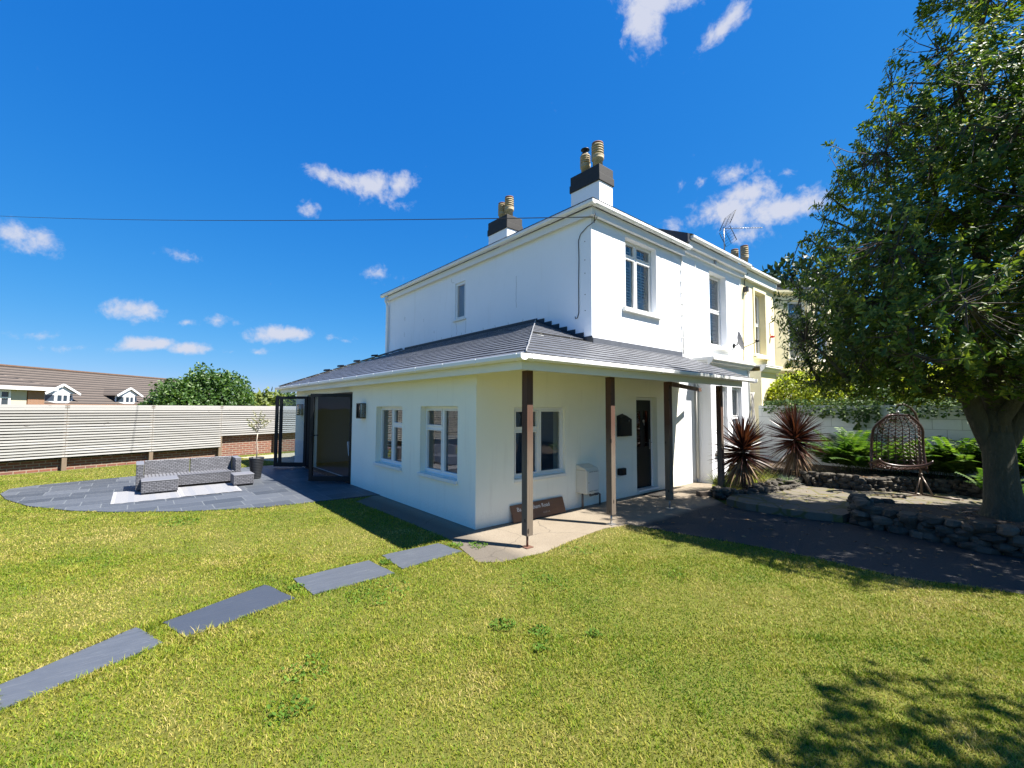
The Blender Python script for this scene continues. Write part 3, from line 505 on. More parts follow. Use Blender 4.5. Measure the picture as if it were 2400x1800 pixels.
# --- folding glass doors
bf = MB(); f0 = .06
bf.box((0.09, BF[0] + .003, .022), (.17, BF[0] + f0, 2.058)); bf.box((0.09, BF[1] - f0, .022), (.17, BF[1] - .003, 2.058)); bf.box((0.09, BF[0] + f0, 2.0), (.17, BF[1] - f0, 2.058)); bf.box((-.02, BF[0] + .003, .02), (.17, BF[1] - .003, .05))
bf.build('door_surround', m_black, house, .004)
def leaf_door(h0, h1, handle=False):
    h0, h1 = Vector((*h0, 0)), Vector((*h1, 0)); d = (h1 - h0).normalized(); n = Vector((0, 0, 1)).cross(d); w = (h1 - h0).length; z = Vector((0, 0, 1)); f = MB(); a = .075; z0, z1 = .065, 2.02; tk = .03
    for u0, u1, v0, v1 in ((0, a, z0, z1), (w - a, w, z0, z1), (a, w - a, z0, z0 + .11), (a, w - a, z1 - a, z1)): f.obox(h0 + d * (u0 + u1) / 2 + z * (v0 + v1) / 2, d * (u1 - u0) / 2, n * tk, z * (v1 - v0) / 2)
    o = f.build('folding_door', m_black, house, .005)
    g = MB(); g.quad(h0 + d * a + z * (z0 + .11), h0 + d * (w - a) + z * (z0 + .11), h0 + d * (w - a) + z * (z1 - a), h0 + d * a + z * (z1 - a)); g.build('pane', m_glassd, o)
    if handle:
        q_ = h0 + d * (w - .04) + z * 1.03
        for s_ in (-1, 1):
            k = MB(); k.obox(q_ + n * s_ * .035, d * .016, n * .006, z * .11); k.tube([q_ + n * s_ * .04 + z * .05, q_ + n * s_ * .075 + z * .05, q_ + n * s_ * .08 - d * .11 + z * .05], .009); k.build('handle', m_black, o)
    return o
leaf_door((0.05, 4.77), (-.67, 5.44), True)
leaf_door((-.02, 8.05), (-.69, 8.65)); leaf_door((0.05, 8.0), (-.60, 8.57))
# --- lean-to slate roof: one slate at a time
XEV, YEV, ZEV, YFAR, XR = -.30, -1.38, 2.325, 10.28, 6.06; SLP = .41; cs = 1 / math.sqrt(1 + SLP * SLP); GA = 0.165
def roof_slates(name, side):
    V = []; F = []
    nc = int((X1 - XEV) / cs / GA) + 1 if side else int((1.49 - YEV) / cs / GA) + 1
    for i in range(nc):
        r0, r1 = i * GA * cs, min((i + 1.25) * GA * cs, (X1 - XEV) if side else (1.49 - YEV)); 
        if r1 <= r0: continue
        if side: a0, b0, a1, b1 = YEV + r0, YFAR - r0, YEV + r1, YFAR - r1
        else:
            rt = lambda r: XR - .34 * r / 1.38 if r <= 1.38 - .005 else X1 - .002
            a0, a1 = XEV + r0, XEV + r1; b0, b1 = rt(r0), rt(r1) if r0 < 1.36 else rt(r1)
            if r0 <= 1.375 < r1: b1 = rt(1.37); r1 = 1.379; a1 = XEV + r1
        if b0 - a0 < .05: continue
        n = max(1, int((b0 - a0) / .26)); off = .5 * (i % 2)
        cuts = [a0] + [a0 + (k + off) * .26 + random.uniform(-.004, .004) for k in range(n + 1)] + [b0]
        cuts = sorted(c_ for c_ in cuts if a0 <= c_ <= b0)
        for u, v in zip(cuts, cuts[1:]):
            if v - u < .02: continue
            j = random.uniform(0, .0035); g = .0015; lo, hi = max(u + g, a0), min(v - g, b0); lo1, hi1 = max(lo, a1), min(hi, b1)
            if u == a0: lo1 = a1
            if v == b0: hi1 = b1
            if hi1 <= lo1: lo1 = hi1 = min(max((lo + hi) / 2, a1), b1) if a1 <= b1 else (a1 + b1) / 2
            z0 = ZEV + r0 * SLP + .018 + j; z1 = ZEV + r1 * SLP + .004
            P = []
            for (r_, z_, x_) in ((r0, z0, lo), (r0, z0, hi), (r1, z1, hi1), (r1, z1, lo1), (r0, z0 - .014, lo), (r0, z0 - .014, hi)):
                P.append((XEV + r_, x_, z_) if side else (x_, YEV + r_, z_))
            b = len(V); V += P; F += [(b, b + 1, b + 2, b + 3), (b + 4, b + 5, b + 1, b)]
    mb = MB(); mb.v = V
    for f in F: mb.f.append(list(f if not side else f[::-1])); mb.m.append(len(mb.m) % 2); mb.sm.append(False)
    return mb.build(name, [m_roof, m_edgeshade], house)
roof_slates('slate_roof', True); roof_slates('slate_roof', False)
ud = MB()   # roof deck under the slates, soffit boards
hz = lambda r: ZEV + r * SLP - .012
ud.quad((XEV + .03, YEV + .03, hz(.03)), (XEV + .03, YFAR - .03, hz(.03)), (X1 - .01, YFAR - (X1 - XEV), hz(X1 - XEV)), (X1 - .01, 1.47, hz(X1 - XEV)))
ud.quad((XEV + .03, YEV + .03, hz(.03)), (X1 - .01, 1.47, hz(1.47 - YEV)), (X1 - .01, -.002, hz(1.38)), (XR - .36, -.002, hz(1.38)), (XR - .03, YEV + .03, hz(.03)))
ud.quad((XEV + .03, YFAR - .03, hz(.03)), (X1, YFAR - (X1 - XEV), hz(X1 - XEV)), (X1 + .6, YFAR - (X1 - XEV), hz(X1 - XEV)), (X1 + .6, YFAR - .03, hz(.03)))
ud.build('roof_deck', m_trim, house)
sf = MB(); sf.box((-.24, -1.24, 2.302), (XR - .4, -.013, 2.316)); sf.box((-.24, -.012, 2.302), (-.012, YFAR - .1, 2.316)); sf.build('soffit', m_trim, house)
fa = MB(); fa.box((-.245, -1.27, 2.155), (5.80, -1.245, 2.34)); fa.box((-.27, -1.27, 2.155), (-.246, YFAR - .2, 2.33)); fa.build('fascia', m_trim, house)
tb = MB(); tb.bar((3.3, -1.10, 2.13), (6.0, -.28, 2.13), .05, .075); tb.build('porch_beam', m_post, house)
hp = MB()
for p0, p1 in (((XEV, YEV, ZEV + .03), (X1 - .02, 1.47, ZEV + .03 + (X1 - XEV) * SLP)),):
    a_, b_ = Vector(p0), Vector(p1); hp.tube([a_.lerp(b_, i / 30) + Vector((random.uniform(-.004, .004), random.uniform(-.004, .004), .0)) for i in range(31)], .011, 5)
hp.build('hip_trim', M('lead_hip', (0.20, 0.205, 0.215), 0.5, 0.2), house)
rt_ = MB(); a_, b_ = Vector((XEV + .05, YFAR - .05, ZEV + .05)), Vector((X1 - .03, YFAR - (X1 - XEV), ZEV + .04 + (X1 - XEV) * SLP)); kk = 9
for i in range(kk): p0, p1 = a_.lerp(b_, i / kk), a_.lerp(b_, (i + .93) / kk); rt_.bar(p0, p1, .15, .022)
rt_.build('hip_tiles', m_roof, house)
for tt in (.42, .53, .66, .80): p0 = a_.lerp(b_, tt) + Vector((-.16, -.10, .0)); MB().obox(p0, (.03, .03, .012), (.05, -.1, 0), (0, 0, .022)).build('roof_vent', m_black, house)
# lead flashings
fl = MB(); fl.box((2.57, -.022, 2.87), (5.73, .010, 2.99)); fl.build('flashing', m_lead, house, .004)
fl = MB(); n_ = 7
for i in range(n_):
    y0 = 1.44 - i * .207; zt = 3.53 - i * .085; fl.box((X1 - .012 - .002 * (i % 2), y0 - .207, zt - .19), (X1 - .001, y0 - .004, zt))
fl.box((X1 - .014, 1.44, 3.42), (X1 - .001, 7.35, 3.56)); fl.build('step_flashing', m_leadd, house)
# --- gutters
GP = [(0, .085), (0, .03), (.02, .004), (.055, -.004), (.09, .004), (.11, .03), (.112, .085), (.104, .088), (.1, .035), (.055, .012), (.012, .035), (.008, .085)]
GI = [(.0, .076), (0, .024), (.025, .004), (.055, 0), (.088, .004), (.11, .024), (.112, .068), (.108, .076)]
def gutter(p0, p1, outd, step=1.0, par=house, mat=None, dirty=False):
    g = MB(); g.extrude(GI, p0, p1, outd); o = g.build('gutter', mat or m_upvc, par)
    p0, p1, od = Vector(p0), Vector(p1), Vector(outd); n = int((p1 - p0).length / step); d = (p1 - p0).normalized()
    PR = [(a * 1.1 - .006, z_ * 1.1 - .006) for a, z_ in GI]
    for i in range(n + 1):
        q_ = p0 + d * (.08 + i * step); w_ = .028 if i % 3 else .06; MB().extrude(PR, q_, q_ + d * w_, od).build('gutter_bracket', mat or m_upvc, o)
    return o
gutter((XEV + .02, -1.272, 2.255), (6.16, -1.272, 2.255), (0, -1, 0), .92)
gutter((-.272, -1.385, 2.255), (-.272, YFAR + .02, 2.255), (-1, 0, 0), .80)
gutter((2.40, -.09, 5.365), (5.86, -.09, 5.365), (0, -1, 0), .85)
gutter((2.47, -.20, 5.365), (2.47, 8.78, 5.365), (-1, 0, 0), 1.05)
gutter((5.86, -.16, 5.60), (9.10, -.16, 5.60), (0, -1, 0), .85)
fc = MB(); fc.box((2.50, -.087, 5.22), (5.80, -.02, 5.37)); fc.box((2.485, -.087, 5.22), (2.5, 8.7, 5.37)); fc.box((2.5, -.02, 5.27), (2.56, 8.7, 5.37)); fc.box((5.80, -.157, 5.45), (9.05, .003, 5.60)); fc.box((5.81, -.07, 5.34), (9.05, .003, 5.45)); fc.build('eaves_board', m_trimw, house, .01)
# main hipped roof, party roof beyond
mr_ = MB(); e0, e1, ye, ze = 2.46, 6.3, 8.8, 5.46; tp = .38
mr_.add([(2.36, -.2, ze), (5.80, -.2, ze), (5.80, 1.7, ze + .72), (4.2, 1.7, ze + .72), (4.2, 7.0, ze + .72), (2.36, 8.8, ze), (9.05, 8.8, ze), (9.05, 7.0, ze + .72)], [(0, 1, 2, 3), (0, 3, 4, 5), (4, 7, 6, 5), (3, 2, 4)])
mr_.add([(5.82, -.26, 5.69), (9.05, -.26, 5.69), (9.05, 2.2, 6.75), (5.82, 2.2, 6.75), (9.05, 8, 5.5), (5.82, 8, 5.5)], [(0, 1, 2, 3), (3, 2, 4, 5)]); mr_.build('main_roof', m_roof, house)
pr = MB(); pr.add([(5.72, -.2, 5.50), (5.82, -.2, 5.50), (5.82, -.2, 5.70), (5.72, -.2, 5.70), (5.72, 2.2, 5.6), (5.82, 2.2, 5.6), (5.82, 2.2, 6.79), (5.72, 2.2, 6.79)], [(0, 1, 2, 3), (3, 2, 6, 7), (0, 3, 7, 4), (1, 5, 6, 2)]); pr.build('party_wall', m_leadd, house)
# --- chimneys: stack > cap, pots
def pot_prof(r, h, top=None):
    P = [(r * .86, 0), (r * .86, h * .38), (r * 1.08, h * .41), (r * 1.08, h * .45), (r * .98, h * .47), (r * 1.1, h * .53), (r * 1.1, h * .56)]
    for i in range(4): z = h * (.585 + i * .095); P += [(r * .6, z), (r * .6, z + h * .038), (r * 1.08, z + h * .040), (r * 1.02, z + h * .092), (r * .6, z + h * .094)]
    return P + [(r * .8, h * .97), (r * .95, h * .975), (r * .9, h), (r * .6, h)]
def chimney(par, x0, x1, y0, y1, zb, zc, zt, pots, wmat, cowl=None, ridge=()):
    st = MB().box((x0, y0, zb), (x1, y1, zc)).build('chimney', wmat, par, .01)
    c = MB(); c.box((x0 - .03, y0 - .03, zc - .03), (x1 + .03, y1 + .03, zc + (zt - zc) * .42)); c.box((x0 - .012, y0 - .012, zc + (zt - zc) * .42), (x1 + .012, y1 + .012, zt)); c.build('chimney_cap', m_blackp, st, .012)
    for i, (x, y, r, h) in enumerate(pots):
        q_ = MB(); q_.lathe((x, y, zt - .01), pot_prof(r, h), 20)
        if i in ridge: q_.mi = 1; q_.lathe((x, y, zt + h - .012), [(r * .5, 0), (r * 1.0, .002), (r * 1.0, .035), (r * .7, .05)], 16)
        q_.build('chimney_pot', [m_pot, m_terra], st)
        if cowl == i:
            k = MB(); k.lathe((x, y, zt + h - .02), [(r * .8, 0), (r * .8, .05), (r * .5, .051), (r * .5, .15), (r * .9, .151), (r * .9, .17), (r * .2, .2)], 14); k.build('cowl', m_black, st)
    return st
chimney(house, 4.71, 5.24, 1.5, 2.42, 5.6, 7.30, 7.69, [(4.93, 2.12, .125, .56), (4.93, 1.72, .145, .66)], m_white, 0, (1,))
chimney(house, 5.0, 5.62, 5.37, 6.33, 5.8, 7.42, 7.83, [(5.3, 5.98, .13, .62), (5.3, 5.62, .14, .70)], m_white, None, (0, 1))
# --- ground floor bay
by = MB(); by.box((6.36, -.35, 0), (6.40, .010, 2.86)); wall(by, (6.40, -.35, 0), (1, 0, 0), (0, -1, 0), 1.98, 2.86, [(.22, .80, .75, 2.25), (1.06, 1.62, .75, 2.25)], .2); by.box((8.38, -.35, 0), (8.42, .010, 2.86)); by.box((6.40, -.15, 2.84), (8.38, .01, 2.86)); by.build('bay_wall', m_white, house)
co = MB(); co.extrude([(0, 0), (.05, .0), (.06, .03), (.10, .05), (.12, .10), (.15, .11), (.15, .15), (0, .15)], (6.22, -.352, 2.72), (8.52, -.352, 2.72), (0, -1, 0)); co.extrude([(0, 0), (.05, .0), (.06, .03), (.10, .05), (.12, .10), (.14, .11), (.14, .15), (0, .15)], (6.358, -.352, 2.72), (6.358, .0, 2.72), (-1, 0, 0)); co.box((6.22, -.50, 2.871), (8.54, .0, 2.90)); co.build('cornice', m_sill, house)
sash_win(house, (6.62, -.35, .75), .58, 1.5, .08, .05, (.09, .1, .06), fw=.05); sash_win(house, (7.46, -.35, .75), .56, 1.5, .08, .05, (.09, .1, .06), fw=.05)
# --- downpipes and wires fixed to the walls
dp = MB(); dp.tube([(2.42, 8.5, 5.36), (2.42, 8.5, 5.2), (2.52, 8.5, 5.02), (2.52, 8.5, 3.0)], .034); dp.build('downpipe', m_upvc, house)
dp = MB(); dp.tube([(5.77, -.02, 5.3), (5.77, -.02, 2.95)], .014, 6)
for i in range(9): dp.box((5.75, -.035, 3.05 + i * .26), (5.79, .01, 3.065 + i * .26))
dp.build('thin_pipe', m_sill, house)
MB().tube([(6.33, -.02, 2.6), (6.33, -.02, .1)], .032).build('downpipe', m_sill, house)
MB().tube([(6.42, -.006, 5.25), (6.42, -.006, 3.1), (6.40, -.006, 2.95)], .006, 5).build('wall_cable', m_sill, house)
dp = MB(); dp.tube([(8.36, .0, 2.95), (8.36, -.4, 2.8), (8.45, -.36, 2.6), (8.45, -.36, .2)], .028, 7); dp.build('pipe', m_sill, house)
wc = MB(); w_ = [(2.62, -.09, 5.21), (2.58, -.06, 5.12), (X1 - .012, .1, 5.06), (X1 - .012, .26, 4.97), (X1 - .012, .31, 4.86), (X1 - .012, .30, 4.5), (X1 - .012, .31, 4.1), (X1 - .012, .31, 3.5), (X1 - .012, .34, 3.40), (X1 - .012, .39, 3.39), (X1 - .012, .40, 3.43)]
wc.tube(w_, .0075, 6); wc.tube([(2.50, -.12, 5.24), (2.46, -.16, 5.14), (2.53, -.1, 5.07), (2.60, -.03, 5.13), (2.56, -.10, 5.25)], .006, 5)
for z in (3.5, 3.8, 4.2, 4.45, 4.8): wc.box((X1 - .006, .155, z), (X1 - .001, .17, z + .014))
wc.build('wall_cable', m_cable, house)
ck = MB()
def crack(P, w=.004):
    P = [Vector(p_) for p_ in P]; Q = []
    for a, b in zip(P, P[1:]):
        for i in range(4): Q.append(a.lerp(b, i / 4) + Vector((random.uniform(-.012, .012) if abs(a.y - b.y) < 1e-6 else 0, random.uniform(-.012, .012) if abs(a.x - b.x) < 1e-6 else 0, random.uniform(-.015, .015))))
    Q.append(P[-1]); ck.tube(Q, w, 4)
crack([(4.72, .012, 3.50), (4.82, .012, 3.42), (4.88, .012, 3.28), (5.06, .012, 3.18), (5.18, .012, 3.08), (5.22, .012, 3.0)]); crack([(4.9, .012, 3.56), (5.3, .012, 3.53), (5.6, .012, 3.5)], .0025)
for P in ([(4.58, 4.99), (4.72, 5.03), (4.75, 5.12)], [(4.5, 3.94), (4.45, 3.7), (4.47, 3.6)], [(4.05, 3.9), (4.06, 3.6)], [(2.1, 4.6), (2.12, 4.2), (2.1, 3.9)], [(7.4, 4.55), (7.38, 4.4)], [(7.37, 4.5), (7.4, 4.42)], [(7.4, 4.05), (7.41, 3.9)], [(5.6, 3.86), (5.6, 3.78)], [(6.2, 4.3), (6.22, 4.2)]):
    crack([(X1, y, z) for y, z in P], .0035)
for i in range(9): y = 1.9 + i * .47; crack([(X1, y, 3.56), (X1, y + random.uniform(-.02, .02), 3.62)], .004)
ck.build('hairline_crack', m_crack, house); 
# --- porch posts: timber > steel foot
for i, x in enumerate((0.033, 1.699, 3.312, 5.256)):
    pz = MB(); pz.box((x - .05, -1.09, .155), (x + .05, -.99, 2.17)); po = pz.build('porch_post', m_post, house, .004)
    ft = MB(); ft.tube([(x, -1.04, .02), (x, -1.04, .16)], .014, 8); ft.box((x - .055, -1.095, .008), (x + .055, -.985, .018)); ft.build('post_foot', m_rust if i == 0 else m_steel, po)

# ================================================================== THINGS FIXED TO THE HOUSE
# meter box
mt = thing('meter_box', 'cream gas meter box on the porch wall below eye level', 'meter box', (2.25, -.14, .24))
b = MB(); b.prism([(2.10, -.002), (2.43, -.002), (2.43, -.24), (2.10, -.24)][::-1], .27, .66); b.extrude([(0, .0), (.238, .0), (.20, .035), (0, .09)], (2.10, -.002, .661), (2.43, -.002, .661), (0, -1, 0)); b.build('box', m_meter, mt, .012)
b = MB(); b.box((2.13, -.249, .30), (2.405, -.241, .65)); dpan = b.build('door', M('meter_door', (0.60, 0.60, 0.55), 0.5, 0.05), mt, .004)
b = MB()
for x in (2.16, 2.275): b.box((x, -.2525, .632), (x + .10, -.2495, .638)); b.box((x, -.2525, .314), (x + .10, -.2495, .320))
b.tube([(2.145, -.25, .46), (2.145, -.254, .46)], .007); b.build('vent_slot', m_black, mt)
m_gas = M('old_gas_pipe', (0.12, 0.10, 0.085), 0.6, 0.4, 20); MB().tube([(2.16, -.1, .27), (2.16, -.1, .01)], .018).build('pipe', m_gas, mt)
b = MB(); b.tube([(2.33, -.12, .27), (2.33, -.12, .22), (2.36, -.1, .20), (2.62, -.07, .21), (2.66, -.07, .19), (2.66, -.07, .012)], .016); b.tube([(2.52, -.085, .205), (2.58, -.08, .206)], .024); b.build('pipe', m_gas, mt)
pb = thing('letter_box', 'black steel letter box on the wall beside the front door', 'letter box', (3.45, -.06, 1.18))
b = MB(); b.add([(3.28, -.001, 1.18), (3.62, -.001, 1.18), (3.62, -.001, 1.53), (3.45, -.001, 1.60), (3.28, -.001, 1.56), (3.28, -.10, 1.18), (3.62, -.10, 1.18), (3.62, -.10, 1.50), (3.45, -.10, 1.57), (3.28, -.10, 1.53)], [(4, 3, 2, 1, 0)[::-1], (5, 6, 7, 8, 9), (0, 1, 6, 5), (1, 2, 7, 6), (2, 3, 8, 7), (3, 4, 9, 8), (4, 0, 5, 9)]); b.build('box', m_black, pb, .008)
b = MB(); b.tube([(3.52, -.1, 1.47), (3.52, -.107, 1.47)], .012); b.build('lock', m_steel, pb); b = MB(); b.box((3.31, -.106, 1.19), (3.59, -.1005, 1.44)); b.build('flap', m_black, pb, .004)
vn = thing('wall_vent', 'small black flue vent low on the wall near the front door', 'vent', (3.37, -.05, .44))
b = MB(); b.prism([(3.27, -.001), (3.47, -.001), (3.47, -.06), (3.44, -.09), (3.30, -.09), (3.27, -.06)][::-1], .45, .58); b.build('hood', m_black, vn, .012); b = MB(); b.box((3.27, -.05, .43), (3.47, -.001, .4495)); b.build('base', m_upvc, vn)
for y, l_ in ((4.05, 'black lantern wall light on the near side of the folding doors'), (8.62, 'black lantern wall light seen through the open glass door')):
    la = thing('wall_lantern', l_, 'wall light', (-.05, y, 1.48), 'lantern wall lights by the folding doors')
    b = MB(); hw, pd = .10, .13
    b.box((-.014, y - hw, 1.48), (-.001, y + hw, 1.80)); b.box((-pd, y - hw, 1.78), (-.0145, y + hw, 1.80)); b.box((-pd, y - hw, 1.48), (-.0145, y + hw, 1.50))
    for yy in (y - hw + .007, y + hw - .007): b.box((-pd, yy - .007, 1.50), (-pd + .014, yy + .007, 1.78))
    b.box((-pd + .002, y - .007, 1.50), (-pd + .012, y + .007, 1.78)); b.build('frame', m_black, la)
    b = MB(); b.box((-pd + .003, y - hw + .014, 1.50), (-pd + .006, y + hw - .014, 1.78)); b.box((-pd + .014, y - hw + .002, 1.50), (-.015, y - hw + .004, 1.78)); b.box((-pd + .014, y + hw - .004, 1.50), (-.015, y + hw - .002, 1.78)); b.build('glass', m_glass, la)
    b = MB(); b.lathe((-.07, y, 1.5), [(.0, 0), (.014, 0), (.014, .06), (.03, .09), (.03, .13), (0, .16)], 10); b.build('bulb', m_upvc, la)
# satellite dish
di = thing('satellite_dish', 'grey satellite dish on an arm below the sash window', 'satellite dish', (8.5, 0, 3.4))
fc_ = Vector((.46, -.86, .24)).normalized(); c0 = Vector((7.93, -.40, 3.43)); T = fc_.to_track_quat('Z', 'Y').to_matrix()
b = MB(); b.lathe(c0, [(.0, -.07), (.12, -.055), (.21, -.018), (.25, .004), (.25, .012), (.2, -.006), (.11, -.042), (0, -.055)], 24, T); b.build('dish', M('dish_grey', (0.13, 0.135, 0.15), 0.5, 0.1), di)
b = MB(); b.box((8.42, -.02, 3.34), (8.50, -.001, 3.46)); b.tube([(8.46, -.02, 3.4), (8.36, -.14, 3.40), (8.1, -.26, 3.42), c0 - fc_ * .06], .018); b.build('bracket', m_black, di)
b = MB(); e = c0 + T @ Vector((0, -.2, 0)); q_ = c0 + fc_ * .42 + Vector((0, 0, -.12)); b.tube([c0 + Vector((0, 0, -.2)), q_], .010, 6); b.tube([q_, q_ - fc_ * .09 + Vector((0, 0, .03))], .026, 8); b.build('feed_arm', m_black, di)
# television aerial
ae = thing('tv_aerial', 'grey television aerial with V reflector above the gutter', 'aerial', (7.82, -.05, 5.3))
ab, an, z = Vector((.80, -.60, 0)).normalized(), Vector((.60, .80, 0)).normalized(), Vector((0, 0, 1)); hub = Vector((7.85, -.08, 6.42))
b = MB(); b.tube([hub - z * .75, hub + z * .03], .014, 8); b.tube([hub - z * .72, hub - z * .78 + Vector((-.35, .0, -.14)), Vector((7.3, -.08, 5.42))], .010, 6); b.box((7.26, -.1, 5.36), (7.34, -.0, 5.46)); b.build('mast', m_steel, ae)
b = MB(); b.tube([hub, hub + ab * 1.05 + z * .05], .009, 6)
for i in range(13):
    q_ = hub + (ab * 1.05 + z * .05) * (i + 1.5) / 14.5; b.tube([q_ - an * .06 - z * .015, q_ + an * .06 + z * .02], .005, 4)
b.build('boom', m_steel, ae)
for s_ in (1, -1):
    b = MB(); dv = (ab * .42 + z * s_ * .90).normalized() * .40; o = hub + ab * .02 + z * s_ * .03; hw = .25
    for k in (-1, 0, 1): b.tube([o + an * hw * k, o + an * hw * k + dv], .009 if k else .006, 5)
    for i in range(7): b.tube([o - an * hw + dv * i / 6, o + an * hw + dv * i / 6], .004, 4)
    b.build('reflector', m_black, ae)
# overhead wire to a far pole
oc = MB(); a_, b_ = Vector((2.48, -.1, 5.16)), Vector((-13.2, 33.6, 12.3)); oc.tube([a_.lerp(b_, i / 40) - z * (1.0 * (i / 40) * (1 - i / 40)) for i in range(41)], .008, 6)
tag(oc.build('overhead_wire', m_cable), 'thin black overhead wire crossing the blue sky to the house', 'wire')
# leaning name board
sg = thing('name_board', 'brown wooden road name board leaning on the porch wall', 'sign', (1.18, -.09, .01))
sb = MB(); n_ = Vector((0, -.94, .33)).normalized(); uu = n_.cross(Vector((1, 0, 0))) * -1; uu = Vector((0, .33, .94)).normalized(); c_ = Vector((1.18, -.10, .012)) + uu * .13
sb.obox(c_, (.56, 0, 0), uu * .125, n_ * .014); sb.build('board', m_signw, sg, .006)
def text(s_, x, v, size, mat, nm='lettering'):
    cu = bpy.data.curves.new(nm, 'FONT'); cu.body = s_; cu.size = size; cu.extrude = .001; cu.materials.append(mat)
    o0 = bpy.data.objects.new(nm, cu); COL.objects.link(o0); bpy.context.view_layer.update(); me = bpy.data.meshes.new_from_object(o0.evaluated_get(bpy.context.evaluated_depsgraph_get())); bpy.data.objects.remove(o0); o = bpy.data.objects.new(nm, me); COL.objects.link(o); pz = c_ + Vector((x, 0, 0)) + uu * v + n_ * .0155 - Vector(wloc(sg)); rx = Vector((1, 0, 0))
    o.matrix_local = Matrix(((rx.x, uu.x, n_.x, pz.x), (rx.y, uu.y, n_.y, pz.y), (rx.z, uu.z, n_.z, pz.z), (0, 0, 0, 1))); o.parent = sg; return o
text('Ba', -.46, .02, .085, m_letter); text('ksham Road', -.19, .02, .085, m_letter); text('EX39 1A', .06, -.075, .04, m_letterd)
# door mat
dm = MB(); dm.box((4.02, -.40, .009), (4.72, -.05, .022)); tag(dm.build('door_mat', M('coir_mat', (0.03, 0.026, 0.022), 0.95, 0.4, 60, 0.8, 120)), 'dark door mat in front of the black front door', 'door mat')
# chair inside the glazed room
ch = thing('dining_chair', 'white moulded chair glimpsed through the open glass door', 'chair', (.75, 6.2, .02))
b = MB(); b.extrude([(-.2, .44), (.2, .42), (.22, .45), (-.17, .48), (-.28, .80), (-.32, .80)], (.55, 6.2, .02), (.95, 6.2, .02), (0, -1, 0)); b.build('shell', m_upvc, ch, .01)
for x, y in ((.58, 6.02), (.92, 6.02), (.58, 6.38), (.92, 6.38)): MB().tube([(x, y, .02), (x * .95 + .0375, y * .97 + .186, .46)], .013).build('leg', m_steel, ch)
# ================================================================== CREAM HOUSE NEXT DOOR
ch_ = thing('cream_house', 'cream rendered terraced house joined to the white house', 'house', (9.05, 0, 0))
mb = MB(); CW = (9.88, 10.66, 3.30, 5.15)
wall(mb, (9.05, 0.0, 0), (1, 0, 0), (0, -1, 0), 2.38, 5.40, [(CW[0] - 9.05, CW[1] - 9.05, CW[2], CW[3])], .3)
mb.box((9.05, 8.4, 0), (16, 8.7, 5.4)); mb.box((15.7, .3, 0), (16, 8.4, 5.4)); mb.box((9.06, .3, 2.6), (15.7, 8.4, 2.75)); mb.build('wall', m_cream, ch_)
sash_win(ch_, (CW[0], 0, CW[2]), CW[1] - CW[0], CW[3] - CW[2], shut=None, fw=.055)
b = MB()
for x0, x1, z0, z1 in ((9.80, 9.88, 3.30, 5.15), (10.66, 10.74, 3.30, 5.15), (9.80, 10.74, 5.15, 5.24)): b.box((x0, -.03, z0), (x1, -.001, z1))
b.box((9.76, -.10, 3.17), (10.78, -.001, 3.20)); b.build('window_surround', m_cream, ch_, .006)
# canted bay: cheek, front, cheek
def canted(p0, p1, z1, win):
    a, b_ = Vector((*p0, 0)), Vector((*p1, 0)); d = (b_ - a).normalized(); n = Vector((d.y, -d.x, 0)); w = (b_ - a).length; m_ = MB(); wall(m_, a, d, n, w, z1, win, .18); m_.build('bay_wall', m_cream, ch_)
    for u0, u1, z0, zz in win: window(ch_, a + d * u0 + Vector((0, 0, z0)), d, n, u1 - u0, zz - z0, [(.05, (zz - z0) / 2, u1 - u0 - .05, (zz - z0) / 2)], .07, .05, (.06, .06, .05), lights=[(.05, u1 - u0 - .05, .05, (zz - z0) / 2 - .025), (.05, u1 - u0 - .05, (zz - z0) / 2 + .025, zz - z0 - .05)])
    g = MB(); g.extrude([(0, 0), (.06, 0), (.1, .05), (.1, .12), (0, .12)], a + Vector((0, 0, 5.30)), b_ + Vector((0, 0, 5.30)), n); g.extrude([(0, 0), (.04, 0), (.08, .05), (.08, .09), (0, .09)], a + Vector((0, 0, 2.84)), b_ + Vector((0, 0, 2.84)), n); g.build('cornice', m_cream, ch_); return d, n
canted((11.43, -.01), (12.34, -.79), 5.40, [(.42, 1.0, 3.27, 5.10), (.42, 1.0, .9, 2.6)])
canted((12.34, -.79), (14.3, -.79), 5.40, [(.3, 1.66, 3.27, 5.10), (.3, 1.66, .9, 2.6)])
canted((14.3, -.79), (15.2, -.01), 5.40, [])
b = MB(); b.add([(9.05, -.10, 5.69), (11.5, -.10, 5.69), (11.5, 2.2, 6.75), (9.05, 2.2, 6.75), (16, 2.2, 6.75), (16, -.1, 5.69), (9.05, 8, 5.5), (16, 8, 5.5)], [(0, 1, 2, 3), (1, 5, 4, 2), (3, 2, 4, 7, 6)]); b.prism([(11.3, 0), (12.3, -.95), (14.4, -.95), (15.4, 0), (15.4, .6), (11.3, .6)], 5.43, 5.50); b.build('roof', m_roof, ch_)
gutter((9.10, -.10, 5.60), (11.45, -.10, 5.60), (0, -1, 0), .85, ch_, m_trim)
b = MB(); b.box((9.05, -.10, 5.36), (11.44, .0, 5.60)); b.build('fascia', m_trim, ch_)
b = MB(); b.box((9.12, -.42, 0), (10.15, -.002, 2.74)); b.build('bay', m_cream, ch_); b = MB(); b.extrude([(0, 0), (.05, .0), (.06, .03), (.10, .05), (.12, .10), (.15, .11), (.15, .15), (0, .15)], (9.06, -.42, 2.72), (10.25, -.42, 2.72), (0, -1, 0)); b.box((9.05, -.58, 2.872), (10.27, -.001, 2.90)); b.build('cornice', m_sill, ch_)
